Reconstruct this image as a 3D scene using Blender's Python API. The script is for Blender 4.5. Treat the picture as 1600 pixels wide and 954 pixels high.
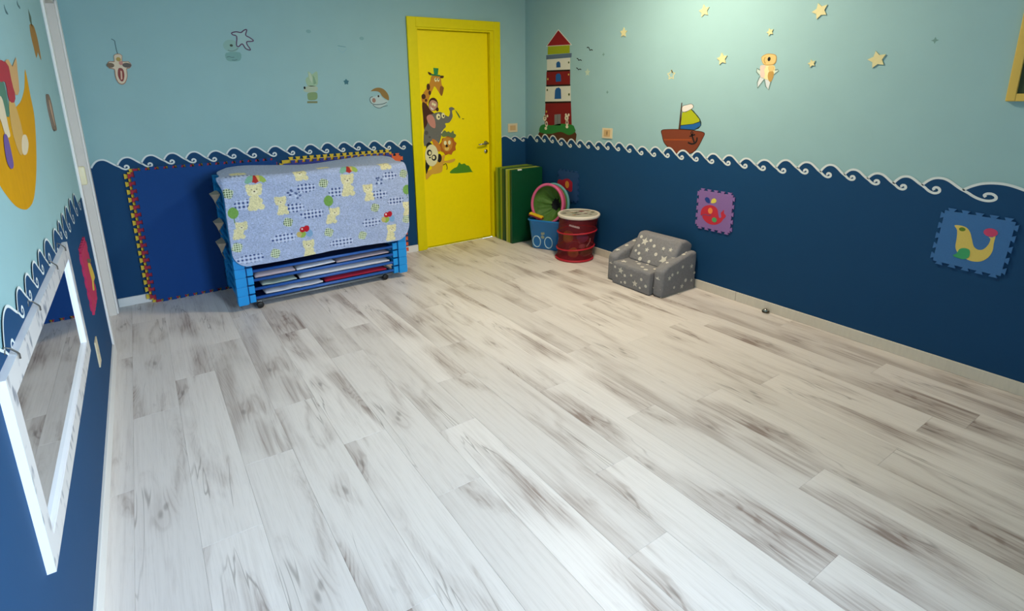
import bpy, bmesh, math, random
import numpy as np
from mathutils import Vector, Matrix

for o in list(bpy.data.objects): bpy.data.objects.remove(o)
SC = bpy.context.scene
COL = SC.collection
R = math.radians
rnd = random.Random(7)

# ------------------------------------------------------------------ room size (metres)
XL, XR, YB, YR, ZC = -0.3094, 3.4731, 4.6445, -0.60, 2.75
YD = YB + 0.03            # face of the yellow door leaf

# ------------------------------------------------------------------ camera
cam_d = bpy.data.cameras.new('camera'); cam = bpy.data.objects.new('camera', cam_d); COL.objects.link(cam)
cam_d.sensor_fit = 'HORIZONTAL'; cam_d.sensor_width = 36.0
cam_d.lens = 837.83 / 1600 * 36.0
cam_d.shift_x = (800 - 766.58) / 1600; cam_d.shift_y = -(477 - 356.71) / 1600
cam_d.clip_start = 0.02
_r = Vector((0.83676647, -0.5472726, -0.01773598)); _u = Vector((0.14913673, 0.19662083, 0.96907094)); _f = Vector((0.52685871, 0.81353116, -0.24614416))
m = Matrix.Identity(4)
for i in range(3): m[i][0], m[i][1], m[i][2] = _r[i], _u[i], -_f[i]
m[2][3] = 1.5
cam.matrix_world = m
SC.camera = cam

# ------------------------------------------------------------------ world, lights, exposure
w = bpy.data.worlds.new('sky'); SC.world = w; w.use_nodes = True
bg = w.node_tree.nodes['Background']; bg.inputs[0].default_value = (0.62, 0.78, 1.0, 1); bg.inputs[1].default_value = 2.0
SC.view_settings.view_transform = 'Standard'; SC.view_settings.look = 'None'
SC.view_settings.exposure = -0.06; SC.view_settings.gamma = 1.0; SC.view_settings.use_curve_mapping = False

def area(name, loc, rot, sx, sy, power, col):
    d = bpy.data.lights.new(name, 'AREA'); d.shape = 'RECTANGLE'; d.size = sx; d.size_y = sy; d.energy = power; d.color = col
    o = bpy.data.objects.new(name, d); COL.objects.link(o); o.location = loc; o.rotation_euler = rot
    return o
# daylight entering by the glazed garden door and window behind the camera
WIN = (0.30, 1.90, 0.80, 2.30)          # x0 x1 z0 z1 of the opening in the rear wall
_sky = Vector((2.20, YR-1.45, 2.20)); _aim = Vector((0.10, 1.80, 0.45)) - _sky      # bright patch of sky, seen obliquely through the window
area('window_daylight', _sky, _aim.to_track_quat('-Z', 'Y').to_euler(), 1.9, 1.7, 560, (0.62, 0.80, 1.0))

# ------------------------------------------------------------------ helpers
def lin(c):
    c /= 255.0
    return c/12.92 if c <= 0.04045 else ((c+0.055)/1.055)**2.4
def hexc(h): return tuple(lin(int(h[i:i+2], 16)) for i in (0, 2, 4))
MATS = {}
def M(key, hexv, rough=0.6, var=0.06, scale=25.0, bump=0.0, metal=0.0, spec=0.4, stretch=None):
    if key in MATS: return MATS[key]
    mt = bpy.data.materials.new(key); mt.use_nodes = True; MATS[key] = mt
    nt = mt.node_tree; b = nt.nodes['Principled BSDF']
    b.inputs['Roughness'].default_value = rough; b.inputs['Metallic'].default_value = metal
    b.inputs['Specular IOR Level'].default_value = spec
    c = hexc(hexv)
    tc = nt.nodes.new('ShaderNodeTexCoord'); src = tc.outputs['Object']
    if stretch:
        mp = nt.nodes.new('ShaderNodeMapping'); mp.inputs['Scale'].default_value = stretch
        nt.links.new(src, mp.inputs['Vector']); src = mp.outputs[0]
    nz = nt.nodes.new('ShaderNodeTexNoise'); nz.inputs['Scale'].default_value = scale; nz.inputs['Detail'].default_value = 3
    nt.links.new(src, nz.inputs['Vector'])
    mx = nt.nodes.new('ShaderNodeMix'); mx.data_type = 'RGBA'
    mx.inputs[6].default_value = (*[v*(1-var) for v in c], 1); mx.inputs[7].default_value = (*[min(1, v*(1+var)) for v in c], 1)
    nt.links.new(nz.outputs['Fac'], mx.inputs[0]); nt.links.new(mx.outputs[2], b.inputs['Base Color'])
    if bump:
        bp = nt.nodes.new('ShaderNodeBump'); bp.inputs['Strength'].default_value = bump; bp.inputs['Distance'].default_value = 0.01
        nt.links.new(nz.outputs['Fac'], bp.inputs['Height']); nt.links.new(bp.outputs[0], b.inputs['Normal'])
    return mt

def link(o, parent=None):
    COL.objects.link(o)
    if parent is not None: o.parent = parent
    return o
def tag(o, label=None, cat=None, group=None, kind=None):
    if label: o['label'] = label
    if cat: o['category'] = cat
    if group: o['group'] = group
    if kind: o['kind'] = kind
    return o
def thing(name, loc, label, cat, group=None, rz=0.0):
    o = bpy.data.objects.new(name, None); o.empty_display_size = 0.05
    COL.objects.link(o); o.location = loc; o.rotation_euler = (0, 0, rz)
    return tag(o, label, cat, group)
def origin_of(p):
    v = Vector((0, 0, 0))
    while p is not None: v += p.location; p = p.parent
    return v
def mesh(name, verts, faces, mats, fm=None, parent=None, smooth=False, loc=None, local=False):
    """one mesh object; verts in room coordinates (local=True: in the parent's frame)"""
    base = Vector((0, 0, 0)) if local else origin_of(parent)
    off = Vector(loc) if loc is not None else Vector((0, 0, 0))
    me = bpy.data.meshes.new(name)
    me.from_pydata([tuple(Vector(v) - base - off) for v in verts], [], faces)
    for mt in (mats if isinstance(mats, (list, tuple)) else [mats]): me.materials.append(mt)
    if fm: me.polygons.foreach_set('material_index', fm)
    if smooth: me.polygons.foreach_set('use_smooth', [True]*len(me.polygons))
    me.validate(); me.update()
    o = bpy.data.objects.new(name, me); o.location = off
    return link(o, parent)
def from_bm(name, bm, mats, parent=None, smooth=False, world=True, loc=None):
    bm.normal_update()
    vs = [v.co.copy() for v in bm.verts]; bm.verts.index_update()
    fs = [[v.index for v in f.verts] for f in bm.faces]; fm = [f.material_index for f in bm.faces]
    bm.free()
    return mesh(name, vs, fs, mats, fm, parent, smooth, loc, local=not world)
def bx(bm, x0, x1, y0, y1, z0, z1, bev=0.0, seg=2, mi=0):
    r = bmesh.ops.create_cube(bm, size=1.0)
    vs = r['verts']
    for v in vs:
        v.co = Vector(((x0+x1)/2 + v.co.x*(x1-x0), (y0+y1)/2 + v.co.y*(y1-y0), (z0+z1)/2 + v.co.z*(z1-z0)))
    fs = set(f for v in vs for f in v.link_faces)
    for f in fs: f.material_index = mi
    if bev:
        es = set(e for v in vs for e in v.link_edges)
        bmesh.ops.bevel(bm, geom=list(es), offset=bev, segments=seg, profile=0.5, affect='EDGES', clamp_overlap=True, material=-1)
    return bm
def box(name, x0, x1, y0, y1, z0, z1, mat, parent=None, bev=0.0, seg=2, smooth=False, world=True, loc=None):
    return from_bm(name, bx(bmesh.new(), x0, x1, y0, y1, z0, z1, bev, seg), mat, parent, smooth, world, loc)
def tube_geo(path, r, n=8, closed=False, caps=True):
    P = [Vector(p) for p in path]; N = len(P); V = []; Fc = []
    prev = None
    for i in range(N):
        if closed: t = P[(i+1) % N] - P[i-1]
        else: t = P[min(i+1, N-1)] - P[max(i-1, 0)]
        t.normalize()
        if prev is None:
            a = Vector((0, 0, 1)) if abs(t.z) < 0.9 else Vector((1, 0, 0))
            nn = (a - t*a.dot(t)).normalized()
        else: nn = (prev - t*prev.dot(t)).normalized()
        prev = nn; bb = t.cross(nn)
        rr = r[i] if isinstance(r, (list, tuple)) else r
        for k in range(n):
            a = 2*math.pi*k/n; V.append(P[i] + nn*(rr*math.cos(a)) + bb*(rr*math.sin(a)))
    for i in range(N if closed else N-1):
        j = (i+1) % N
        for k in range(n):
            l = (k+1) % n; Fc.append((i*n+k, i*n+l, j*n+l, j*n+k))
    if caps and not closed:
        Fc.append(tuple(range(n-1, -1, -1))); Fc.append(tuple(range((N-1)*n, N*n)))
    return V, Fc
def tube(name, path, r, mat, parent=None, n=8, closed=False, smooth=True, local=False):
    V, Fc = tube_geo(path, r, n, closed)
    return mesh(name, V, Fc, mat, None, parent, smooth, None, local)
def lathe_geo(prof, c=(0, 0, 0), n=40):
    V = []; Fc = []
    for r, z in prof:
        for k in range(n):
            a = 2*math.pi*k/n; V.append(Vector((c[0]+r*math.cos(a), c[1]+r*math.sin(a), c[2]+z)))
    for i in range(len(prof)-1):
        for k in range(n):
            l = (k+1) % n; Fc.append((i*n+k, i*n+l, (i+1)*n+l, (i+1)*n+k))
    return V, Fc
def circ(cx, cy, rx, ry=None, n=20, a0=0.0, a1=2*math.pi):
    ry = rx if ry is None else ry
    full = abs(a1-a0-2*math.pi) < 1e-6
    return [(cx+rx*math.cos(a0+(a1-a0)*k/(n if full else n-1)), cy+ry*math.sin(a0+(a1-a0)*k/(n if full else n-1))) for k in range(n)]
def smooth_closed(p, k=4):
    n = len(p); out = []
    for i in range(n):
        p0, p1, p2, p3 = p[i-1], p[i], p[(i+1) % n], p[(i+2) % n]
        for s in range(k):
            t = s/k
            out.append(tuple(0.5*((2*b)+(-a+c)*t+(2*a-5*b+4*c-d)*t*t+(-a+3*b-3*c+d)*t**3) for a, b, c, d in zip(p0[:2], p1[:2], p2[:2], p3[:2])))
    return out
def smooth_open(p, k=5):
    q = [p[0]] + list(p) + [p[-1]]; out = []
    for i in range(1, len(q)-2):
        for s in range(k):
            t = s/k
            out.append(tuple(0.5*((2*b)+(-a+c)*t+(2*a-5*b+4*c-d)*t*t+(-a+3*b-3*c+d)*t**3) for a, b, c, d in zip(q[i-1][:2], q[i][:2], q[i+1][:2], q[i+2][:2])))
    out.append(tuple(p[-1][:2])); return out
def star_pts(cx, cy, ro, ri, rot=90.0, n=5):
    return [(cx+(ro if k % 2 == 0 else ri)*math.cos(R(rot)+math.pi*k/n), cy+(ro if k % 2 == 0 else ri)*math.sin(R(rot)+math.pi*k/n)) for k in range(2*n)]
def place(plane):
    return {'R': lambda u, z, d: (XR-d, u, z), 'L': lambda u, z, d: (XL+d, u, z),
            'B': lambda u, z, d: (u, YB-d, z), 'D': lambda u, z, d: (u, YD-d, z)}[plane]
def flat(plane, shapes, d0=0.0006, step=0.0005):
    """shapes: (material, points | ('line', points, width), layer[, thickness]); thin relief on a wall plane"""
    pl = place(plane); V = []; Fc = []; fm = []; mats = []
    for sh in shapes:
        mt, pts, lay = sh[0], sh[1], sh[2]; th = sh[3] if len(sh) > 3 else 0.0
        if mt not in mats: mats.append(mt)
        mi = mats.index(mt); d = d0 + lay*step + th
        if pts and pts[0] == 'line':
            P = pts[1]; wdt = pts[2]; n = len(P); i0 = len(V)
            for i in range(n):
                a = P[max(i-1, 0)]; b = P[min(i+1, n-1)]; tx, ty = b[0]-a[0], b[1]-a[1]; L = math.hypot(tx, ty) or 1
                nx, ny = -ty/L*wdt/2, tx/L*wdt/2
                V.append(pl(P[i][0]+nx, P[i][1]+ny, d)); V.append(pl(P[i][0]-nx, P[i][1]-ny, d))
            for i in range(n-1):
                Fc.append((i0+2*i, i0+2*i+1, i0+2*i+3, i0+2*i+2)); fm.append(mi)
        else:
            n = len(pts); i0 = len(V)
            for p in pts: V.append(pl(p[0], p[1], d))
            for p in pts: V.append(pl(p[0], p[1], max(0.0001, d-step*0.9-th)))
            Fc.append(tuple(range(i0, i0+n))); fm.append(mi)
            for k in range(n):
                l = (k+1) % n; Fc.append((i0+k, i0+l, i0+n+l, i0+n+k)); fm.append(mi)
    return V, Fc, mats, fm
def decal(name, plane, shapes, parent=None, label=None, cat=None, group=None, d0=0.0006, step=0.0005, kind=None):
    V, Fc, mats, fm = flat(plane, shapes, d0, step)
    c = None
    if parent is None:
        A = np.array([tuple(v) for v in V]); c = tuple((A.min(0)+A.max(0))/2)
    return tag(mesh(name, V, Fc, mats, fm, parent, False, c), label, cat, group, kind)
def center(plane, u, z): return place(plane)(u, z, 0.0)
def copy_tree(o, parent=None, loc=None):
    c = o.copy(); COL.objects.link(c)
    if parent is not None: c.parent = parent
    if loc is not None: c.location = loc
    for ch in o.children: copy_tree(ch, c)
    return c

# ------------------------------------------------------------------ materials of the room
def wall_paint(key, hexv, rough=0.75):
    return M(key, hexv, rough, 0.035, 6.0, 0.05, spec=0.25)
LIGHT = wall_paint('paint_light_blue', '95bbbf')
NAVY = wall_paint('paint_navy', '0d426c', 0.7)
WAVEW = M('paint_wave_white', 'd9e2e2', 0.6, 0.05, 40)
WHITE = M('white_satin', 'e6e4e0', 0.4, 0.03, 12)
CREAMW = M('ceiling_white', 'cdc5b6', 0.8, 0.02, 5)
YEL = M('door_yellow', 'f8e200', 0.40, 0.04, 30, 0.02, spec=0.2)
YELF = M('door_frame_yellow', 'e6d600', 0.4, 0.05, 30, 0.02, spec=0.2)

def floor_material():
    mt = bpy.data.materials.new('whitewashed_oak'); mt.use_nodes = True; nt = mt.node_tree; N = nt.nodes; L = nt.links
    b = N['Principled BSDF']
    tc = N.new('ShaderNodeTexCoord'); oi = N.new('ShaderNodeObjectInfo')
    def math_(op, a, c=None, cl=False):
        n = N.new('ShaderNodeMath'); n.operation = op; n.use_clamp = cl
        for i, v in enumerate((a, c)):
            if v is None: continue
            if isinstance(v, (int, float)): n.inputs[i].default_value = v
            else: L.new(v, n.inputs[i])
        return n.outputs[0]
    # a handful of printed designs: quantise the random number of each plank
    q = math_('FLOOR', math_('MULTIPLY', oi.outputs['Random'], 9.0))
    off = N.new('ShaderNodeCombineXYZ'); L.new(math_('MULTIPLY', q, 3.17), off.inputs[0]); L.new(math_('MULTIPLY', q, 7.31), off.inputs[1]); L.new(math_('MULTIPLY', q, 1.7), off.inputs[2])
    ad = N.new('ShaderNodeVectorMath'); ad.operation = 'ADD'; L.new(tc.outputs['Object'], ad.inputs[0]); L.new(off.outputs[0], ad.inputs[1])
    P = ad.outputs[0]
    def mapped(sx, sy):
        mp = N.new('ShaderNodeMapping'); mp.inputs['Scale'].default_value = (sx, sy, 1.0); L.new(P, mp.inputs['Vector']); return mp.outputs[0]
    def noise(v, scale, det=3.0, rough=0.5, dist=0.0):
        n = N.new('ShaderNodeTexNoise'); n.inputs['Scale'].default_value = scale; n.inputs['Detail'].default_value = det
        n.inputs['Roughness'].default_value = rough; n.inputs['Distortion'].default_value = dist; L.new(v, n.inputs['Vector']); return n.outputs['Fac']
    def ramp(v, lo, hi):
        n = N.new('ShaderNodeMapRange'); n.interpolation_type = 'SMOOTHSTEP'; n.inputs[1].default_value = lo; n.inputs[2].default_value = hi; L.new(v, n.inputs[0]); return n.outputs[0]
    cloud = ramp(noise(mapped(9.0, 1.6), 1.0, 5.0, 0.58, 0.9), 0.50, 0.72)
    heart = math_('MULTIPLY', ramp(noise(mapped(6.2, 0.50), 1.0, 3.0, 0.5, 0.5), 0.47, 0.60), ramp(noise(mapped(2.5, 1.7), 1.0, 2.0, 0.5, 0.3), 0.34, 0.58))
    streak = ramp(noise(mapped(70, 2.2), 1.0, 4.0, 0.6, 0.3), 0.42, 0.72)
    fine = noise(mapped(240, 9.0), 1.0, 2.0, 0.6)
    # cathedral grain: contour bands of a stretched noise field
    field = noise(mapped(6.0, 0.9), 1.0, 2.0, 0.5, 0.5)
    bands = math_('SINE', math_('MULTIPLY', field, 150.0))
    bands = ramp(bands, 0.1, 1.0)
    # dark checks: thin zero-crossings of another field
    ck = math_('ABSOLUTE', math_('SUBTRACT', noise(mapped(9.0, 0.8), 1.0, 3.0, 0.5, 0.7), 0.5))
    ck = math_('SUBTRACT', 1.0, ramp(ck, 0.0, 0.012))
    ckm = ramp(noise(mapped(5.0, 1.9), 1.0, 1.0), 0.55, 0.66)
    check = math_('MULTIPLY', ck, ckm)
    # knots
    vo = N.new('ShaderNodeTexVoronoi'); vo.voronoi_dimensions = '2D'; vo.inputs['Scale'].default_value = 1.0; vo.inputs['Randomness'].default_value = 1.0
    L.new(mapped(7.0, 2.6), vo.inputs['Vector'])
    kd = math_('ADD', vo.outputs['Distance'], math_('MULTIPLY', math_('SUBTRACT', noise(mapped(30, 16), 1.0, 2.0), 0.5), 0.10))
    sep = N.new('ShaderNodeSeparateColor'); L.new(vo.outputs['Color'], sep.inputs[0])
    some = math_('GREATER_THAN', sep.outputs[0], 0.84)
    knot = math_('MULTIPLY', math_('SUBTRACT', 1.0, ramp(kd, 0.02, 0.10)), some)
    halo = math_('MULTIPLY', math_('SUBTRACT', 1.0, ramp(kd, 0.08, 0.42)), some)
    dark = math_('ADD', math_('ADD', math_('MULTIPLY', heart, math_('ADD', 0.34, math_('ADD', math_('MULTIPLY', streak, 0.26), math_('MULTIPLY', bands, 0.12)))), math_('MULTIPLY', cloud, math_('ADD', 0.26, math_('ADD', math_('MULTIPLY', streak, 0.24), math_('MULTIPLY', bands, 0.16))))),
                 math_('ADD', math_('MULTIPLY', streak, 0.13), math_('MULTIPLY', halo, math_('ADD', 0.16, math_('MULTIPLY', bands, 0.22)))), True)
    deep = math_('ADD', math_('MULTIPLY', check, 0.50), math_('MULTIPLY', knot, 0.45), True)
    def mix(f, a, c):
        n = N.new('ShaderNodeMix'); n.data_type = 'RGBA'
        L.new(f, n.inputs[0])
        for i, v in ((6, a), (7, c)):
            if isinstance(v, str): n.inputs[i].default_value = (*hexc(v), 1)
            else: L.new(v, n.inputs[i])
        return n.outputs[2]
    tint = mix(ramp(oi.outputs['Random'], 0.0, 1.0), 'e8e2de', 'dcd6d2')
    c1 = mix(dark, tint, '93837c')
    c2 = mix(deep, c1, '6a5f59')
    c3 = mix(math_('MULTIPLY', ramp(fine, 0.5, 0.75), 0.12), c2, '8d857f')
    L.new(c3, b.inputs['Base Color'])
    b.inputs['Roughness'].default_value = 0.42; b.inputs['Specular IOR Level'].default_value = 0.35
    bp = N.new('ShaderNodeBump'); bp.inputs['Strength'].default_value = 0.12; bp.inputs['Distance'].default_value = 0.002
    L.new(math_('SUBTRACT', 1.0, dark), bp.inputs['Height']); L.new(bp.outputs[0], b.inputs['Normal'])
    return mt
OAK = floor_material()

# ------------------------------------------------------------------ floor: slab and planks
floor = tag(box('floor', XL-0.02, XR, YR, YB+0.02, -0.06, -0.009, M('subfloor', '6b6661', 0.9)), kind='structure')
floor['label'] = 'whitewashed oak laminate floor'
PW, PL = 0.1955, 1.345
ENDS = {-3: 2.0, -2: 2.3, -1: 2.87, 0: 3.17, 1: 3.545, 2: 2.565, 3: 2.10, 4: 2.928, 5: 3.285, 6: 3.67, 7: 2.68, 8: 3.29, 9: 2.876, 10: 2.18, 11: 2.782,
        12: 2.07, 13: 2.69, 14: 2.077, 15: 1.96, 16: 2.42, 17: 3.02}
plank_cache = {}
def plank(x0, x1, y0, y1, ystart, k):
    g = 0.0002; c = 0.0005
    ww = round(x1-x0, 4); key = (ww, round(y0-ystart, 4), round(y1-ystart, 4))
    if key not in plank_cache:
        a0, a1, b0, b1 = -ww/2+g, ww/2-g, y0-ystart+g, y1-ystart-g
        V = []
        for z, i in ((-0.009, 0), (-c, 0), (0, c)):
            V += [(a0+i, b0+i, z), (a1-i, b0+i, z), (a1-i, b1-i, z), (a0+i, b1-i, z)]
        Fc = [(8, 9, 10, 11)]
        for l in (0, 4):
            for q in range(4): Fc.append((l+q, l+(q+1) % 4, l+4+(q+1) % 4, l+4+q))
        me = bpy.data.meshes.new('plank'); me.from_pydata(V, [], Fc); me.materials.append(OAK); me.update(); plank_cache[key] = me
    o = bpy.data.objects.new('plank', plank_cache[key]); o.location = ((x0+x1)/2, ystart, 0); link(o, floor)
for k in range(-3, 18):
    x0 = -0.022 + PW*k; x1 = x0+PW
    ylo, yhi = YR, YB+0.015
    if k == -3 or k == -2:
        lo, hi = (XL-0.115 if k == -3 else x0), x1
        if k == -2: lo = max(lo, XL)
        if k == -3: ylo, yhi = 3.70, 4.50; hi = XL if hi > XL else hi
        x0, x1 = lo, hi
        if k == -3: x0, x1 = XL-0.115, XL
    x1 = min(x1, XR)
    e = ENDS[k]
    y = e + PL*math.ceil((yhi-e)/PL)
    while y > ylo:
        a, b_ = max(ylo, y-PL), min(yhi, y)
        if b_-a > 0.01: plank(x0, x1, a, b_, y, k)
        y -= PL

# ------------------------------------------------------------------ walls, ceiling
def slab_with_hole(name, axis, c0, c1, u0, u1, z0, z1, holes, mat):
    """wall slab between c0..c1 on the given axis, with rectangular holes (ua,ub,za,zb)"""
    bm = bmesh.new()
    us = sorted(set([u0, u1] + [h[0] for h in holes] + [h[1] for h in holes])); zs = sorted(set([z0, z1] + [h[2] for h in holes] + [h[3] for h in holes]))
    for i in range(len(us)-1):
        for j in range(len(zs)-1):
            uc, zc = (us[i]+us[i+1])/2, (zs[j]+zs[j+1])/2
            if any(h[0] < uc < h[1] and h[2] < zc < h[3] for h in holes): continue
            if axis == 'y': bx(bm, us[i], us[i+1], c0, c1, zs[j], zs[j+1])
            else: bx(bm, c0, c1, us[i], us[i+1], zs[j], zs[j+1])
    bmesh.ops.remove_doubles(bm, verts=bm.verts, dist=1e-5)
    return tag(from_bm(name, bm, mat), kind='structure')
DX0, DX1, DZ = 2.233, 3.075, 2.085           # opening of the yellow door
LY0, LY1, LZ = 3.766, 4.490, 2.10            # doorway in the left wall
wall_back = slab_with_hole('wall_back', 'y', YB, YB+0.12, XL-0.12, XR+0.12, -0.01, ZC, [(DX0, DX1, -0.01, DZ)], LIGHT)
wall_right = slab_with_hole('wall_right', 'x', XR, XR+0.12, YR, YB, -0.01, ZC, [], LIGHT)
wall_left = slab_with_hole('wall_left', 'x', XL-0.12, XL, YR, YB, -0.01, ZC, [(LY0, LY1, -0.01, LZ)], LIGHT)
wall_rear = slab_with_hole('wall_rear', 'y', YR-0.12, YR, XL-0.12, XR+0.12, -0.01, ZC, [WIN], LIGHT)
ceiling = tag(box('ceiling', XL-0.12, XR+0.12, YR-0.12, YB+0.12, ZC, ZC+0.1, CREAMW), kind='structure')
for o_, l_ in ((wall_back, 'light blue back wall with navy painted sea'), (wall_right, 'light blue wall with navy painted sea and stars'), (wall_left, 'light blue side wall with navy painted sea')): o_['label'] = l_

# ---- painted sea with curling waves
ARCH = [(0, 0), (.06, .30), (.13, .57), (.22, .82), (.32, .96), (.42, 1.0), (.52, .97), (.62, .84), (.72, .63), (.83, .36), (.92, .15), (1, 0)]
CURL = [(.08, -.20), (.15, -.42), (.23, -.60), (.32, -.70), (.40, -.66), (.455, -.48), (.45, -.24), (.40, -.07), (.335, -.08), (.30, -.24), (.325, -.38)]
def sea(wall, plane, sgn, peaks, lo, hi, skip=None, line_w=0.0115, zbot=0.0, amp=0.052):
    """peaks: (u, z) of the wave crests; sgn: +1 where the picture's right is +u"""
    pk = sorted([(sgn*u, z) for u, z in peaks])
    P0 = pk[1][0]-pk[0][0]; P1 = pk[-1][0]-pk[-2][0]
    pk = [(pk[0][0]-P0, pk[0][1])] + pk + [(pk[-1][0]+P1, pk[-1][1])]
    slo, shi = sorted((sgn*lo, sgn*hi))
    js = []
    for a, b in zip(pk[:-1], pk[1:]):
        am = min(amp, 0.34*(b[0]-a[0])) if b[0]-a[0] < .14 else amp
        js.append((a[0]+0.56*(b[0]-a[0]), (a[1]+b[1])/2-am))
    top = []; lines = []
    for i in range(len(js)-1):
        j0, j1, p = js[i], js[i+1], pk[i+1]
        W = j1[0]-j0[0]; ln = []
        for x, h in ARCH:
            zb = j0[1]+(j1[1]-j0[1])*x
            ln.append((j0[0]+x*W, zb+h*(p[1]-(j0[1]+(j1[1]-j0[1])*.42))))
        top += ln if i == 0 else ln[1:]
        Wn = (js[i+2][0]-j1[0]) if i+2 < len(js) else W
        cl = [(j1[0]+x*Wn, j1[1]+h*0.048*(min(Wn, .2)/.17)) for x, h in CURL]
        full = smooth_open(ln+cl, 4)
        full = [q for q in full if slo <= q[0] <= shi]
        if len(full) > 3: lines.append(full)
    ins = [t for t in top if slo < t[0] < shi]
    def zat(s):
        for a, b in zip(top[:-1], top[1:]):
            if a[0] <= s <= b[0]: return a[1]+(b[1]-a[1])*(s-a[0])/(b[0]-a[0]+1e-9)
        return top[0][1] if s < top[0][0] else top[-1][1]
    prof = [(slo, zat(slo))] + ins + [(shi, zat(shi))]
    pl = place(plane); V = []; Fc = []
    for s, z in prof: V += [pl(sgn*s, zbot, 0.0036), pl(sgn*s, z, 0.0036)]
    for i in range(len(prof)-1): Fc.append((2*i, 2*i+1, 2*i+3, 2*i+2))
    mesh('sea_paint', V, Fc, NAVY, None, wall)
    for ln in lines:
        decal('wave_outline', plane, [(WAVEW, ('line', [(sgn*s, z) for s, z in ln], line_w), 1)], wall, d0=0.0036)
BACK1 = [(-0.2314,1.0888),(-0.0817,1.0947),(0.0628,1.0991),(0.2014,1.1045),(0.3443,1.1034),(0.4923,1.0994)] + [(0.6185,1.1122),(0.7765,1.1097),(0.9348,1.1051),(1.0746,1.1007),(1.2134,1.1017),(1.3571,1.1053),(1.5048,1.0998),(1.6367,1.0967),(1.78,1.0945),(1.9275,1.0853),(2.0726,1.0833)]
_b = [p for i, p in enumerate(BACK1) if i == 0 or True]
_b = sorted(set(_b)); BK = [_b[0]]
for p in _b[1:]:
    if p[0]-BK[-1][0] > 0.09: BK.append(p)
sea(wall_back, 'B', 1, BK, XL, 2.165)
sea(wall_back, 'B', 1, [(3.203,1.0557),(3.3447,1.0455),(3.4501,1.033)], 3.150, XR, amp=0.03, line_w=0.009)
sea(wall_right, 'R', -1, [(4.5513,1.0588),(4.4316,1.0603),(4.3096,1.0738),(4.1793,1.0689)] + [(4.0451,1.0483),(3.9055,1.0506),(3.7827,1.0491),(3.6646,1.0492),(3.5369,1.0516),(3.4188,1.0621),(3.2899,1.0594),(3.1628,1.0544),(3.0325,1.0438),(2.9011,1.0507),(2.7682,1.0541),(2.6334,1.0435),(2.5064,1.0463),(2.372,1.0409),(2.2451,1.0402),(2.112,1.0298),(1.9931,1.032)] + [(1.8451,1.0437),(1.7152,1.0428),(1.5701,1.0404),(1.4416,1.0254),(1.3217,1.0175),(1.184,1.0165),(1.0577,1.0256),(0.8488,1.0262)] + [(0.50,1.05),(0.25,1.05),(0.0,1.05),(-0.3,1.05),(-0.6,1.05),(-0.9,1.05),(-1.2,1.05)], YB, YR, line_w=0.0125, amp=0.05)
sea(wall_left, 'L', 1, [(-1.2,1.05),(-0.95,1.05),(-0.7,1.05),(-0.45,1.05),(-0.2,1.05),(0.05,1.05),(0.3,1.05),(0.55,1.05),(0.8,1.05),(1.05,1.05),(1.3,1.05)] + [(1.5789,1.0467),(1.7121,1.0449),(1.8414,1.0449),(1.9736,1.0455),(2.1001,1.0505),(2.2347,1.0488)] + [(2.5189,1.0376),(2.6367,1.0405),(2.7861,1.0449),(2.9284,1.047),(3.1459,1.0516),(3.3454,1.0455)], YR, 3.69, amp=0.07, line_w=0.0075)

# ---- skirting boards
def baseboard(name, pieces, label):
    root = bpy.data.objects.new(name, None); COL.objects.link(root); root['kind'] = 'structure'; root['label'] = label
    for (x0, x1, y0, y1, h) in pieces:
        bm = bx(bmesh.new(), x0, x1, y0, y1, 0, h, 0.003, 2); from_bm('board', bm, WOODW if 'right' in name else WHITE, root)
WOODW = M('skirting_wood', 'd8d2c4', 0.45, 0.08, 14, 0.0, stretch=(1, 6, 1))
baseboard('baseboard_back', [(XL+0.012, 2.158, YB-0.014, YB, 0.066), (3.150, XR-0.014, YB-0.014, YB, 0.066)], 'white skirting along the back wall')
baseboard('baseboard_right', [(XR-0.014, XR, YR, 2.093, 0.068), (XR-0.014, XR, 2.0945, YB-0.014, 0.068)], 'pale wood skirting under the starry wall')
baseboard('baseboard_left', [(XL, XL+0.014, YR, 3.688, 0.088)], 'white skirting along the side wall')

# ---- doorway in the left wall: casing, lining, closed white door deep in it
LIN = M('lining_grey_white', 'd6d2cb', 0.5, 0.04, 10)
d2 = bpy.data.objects.new('door_2', None); COL.objects.link(d2); d2.location = (XL, (LY0+LY1)/2, 0); d2['kind'] = 'structure'; d2['label'] = 'white framed doorway in the side wall'
box('casing', XL, XL+0.014, LY0-0.076, LY0, 0, LZ+0.07, WHITE, d2, 0.004)
box('casing', XL, XL+0.014, LY1, LY1+0.076, 0, LZ+0.07, WHITE, d2, 0.004)
box('casing', XL, XL+0.014, LY0, LY1, LZ, LZ+0.07, WHITE, d2, 0.004)
for a, b_ in ((LY0, LY0+0.018), (LY1-0.018, LY1)): box('lining', XL-0.12, XL+0.002, a, b_, 0, LZ, LIN, d2, 0.002)
box('lining', XL-0.12, XL+0.002, LY0, LY1, LZ-0.018, LZ, LIN, d2, 0.002)
box('door_stop', XL-0.075, XL-0.045, LY1-0.032, LY1-0.018, 0, LZ-0.018, LIN, d2, 0.003)
box('leaf', XL-0.118, XL-0.078, LY0+0.018, LY1-0.018, 0.006, LZ-0.018, WHITE, d2, 0.003)
bm = bx(bmesh.new(), XL-0.004, XL+0.040, LY0-0.030, LY0+0.004, 1.035, 1.140, 0.010, 3)
tag(from_bm('door_latch', bm, M('latch_cream', 'd9d2b0', 0.4), None, True, loc=(XL+0.014, LY0-0.02, 1.09)), 'cream plastic latch on the white door casing of the side wall', 'latch')

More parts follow.
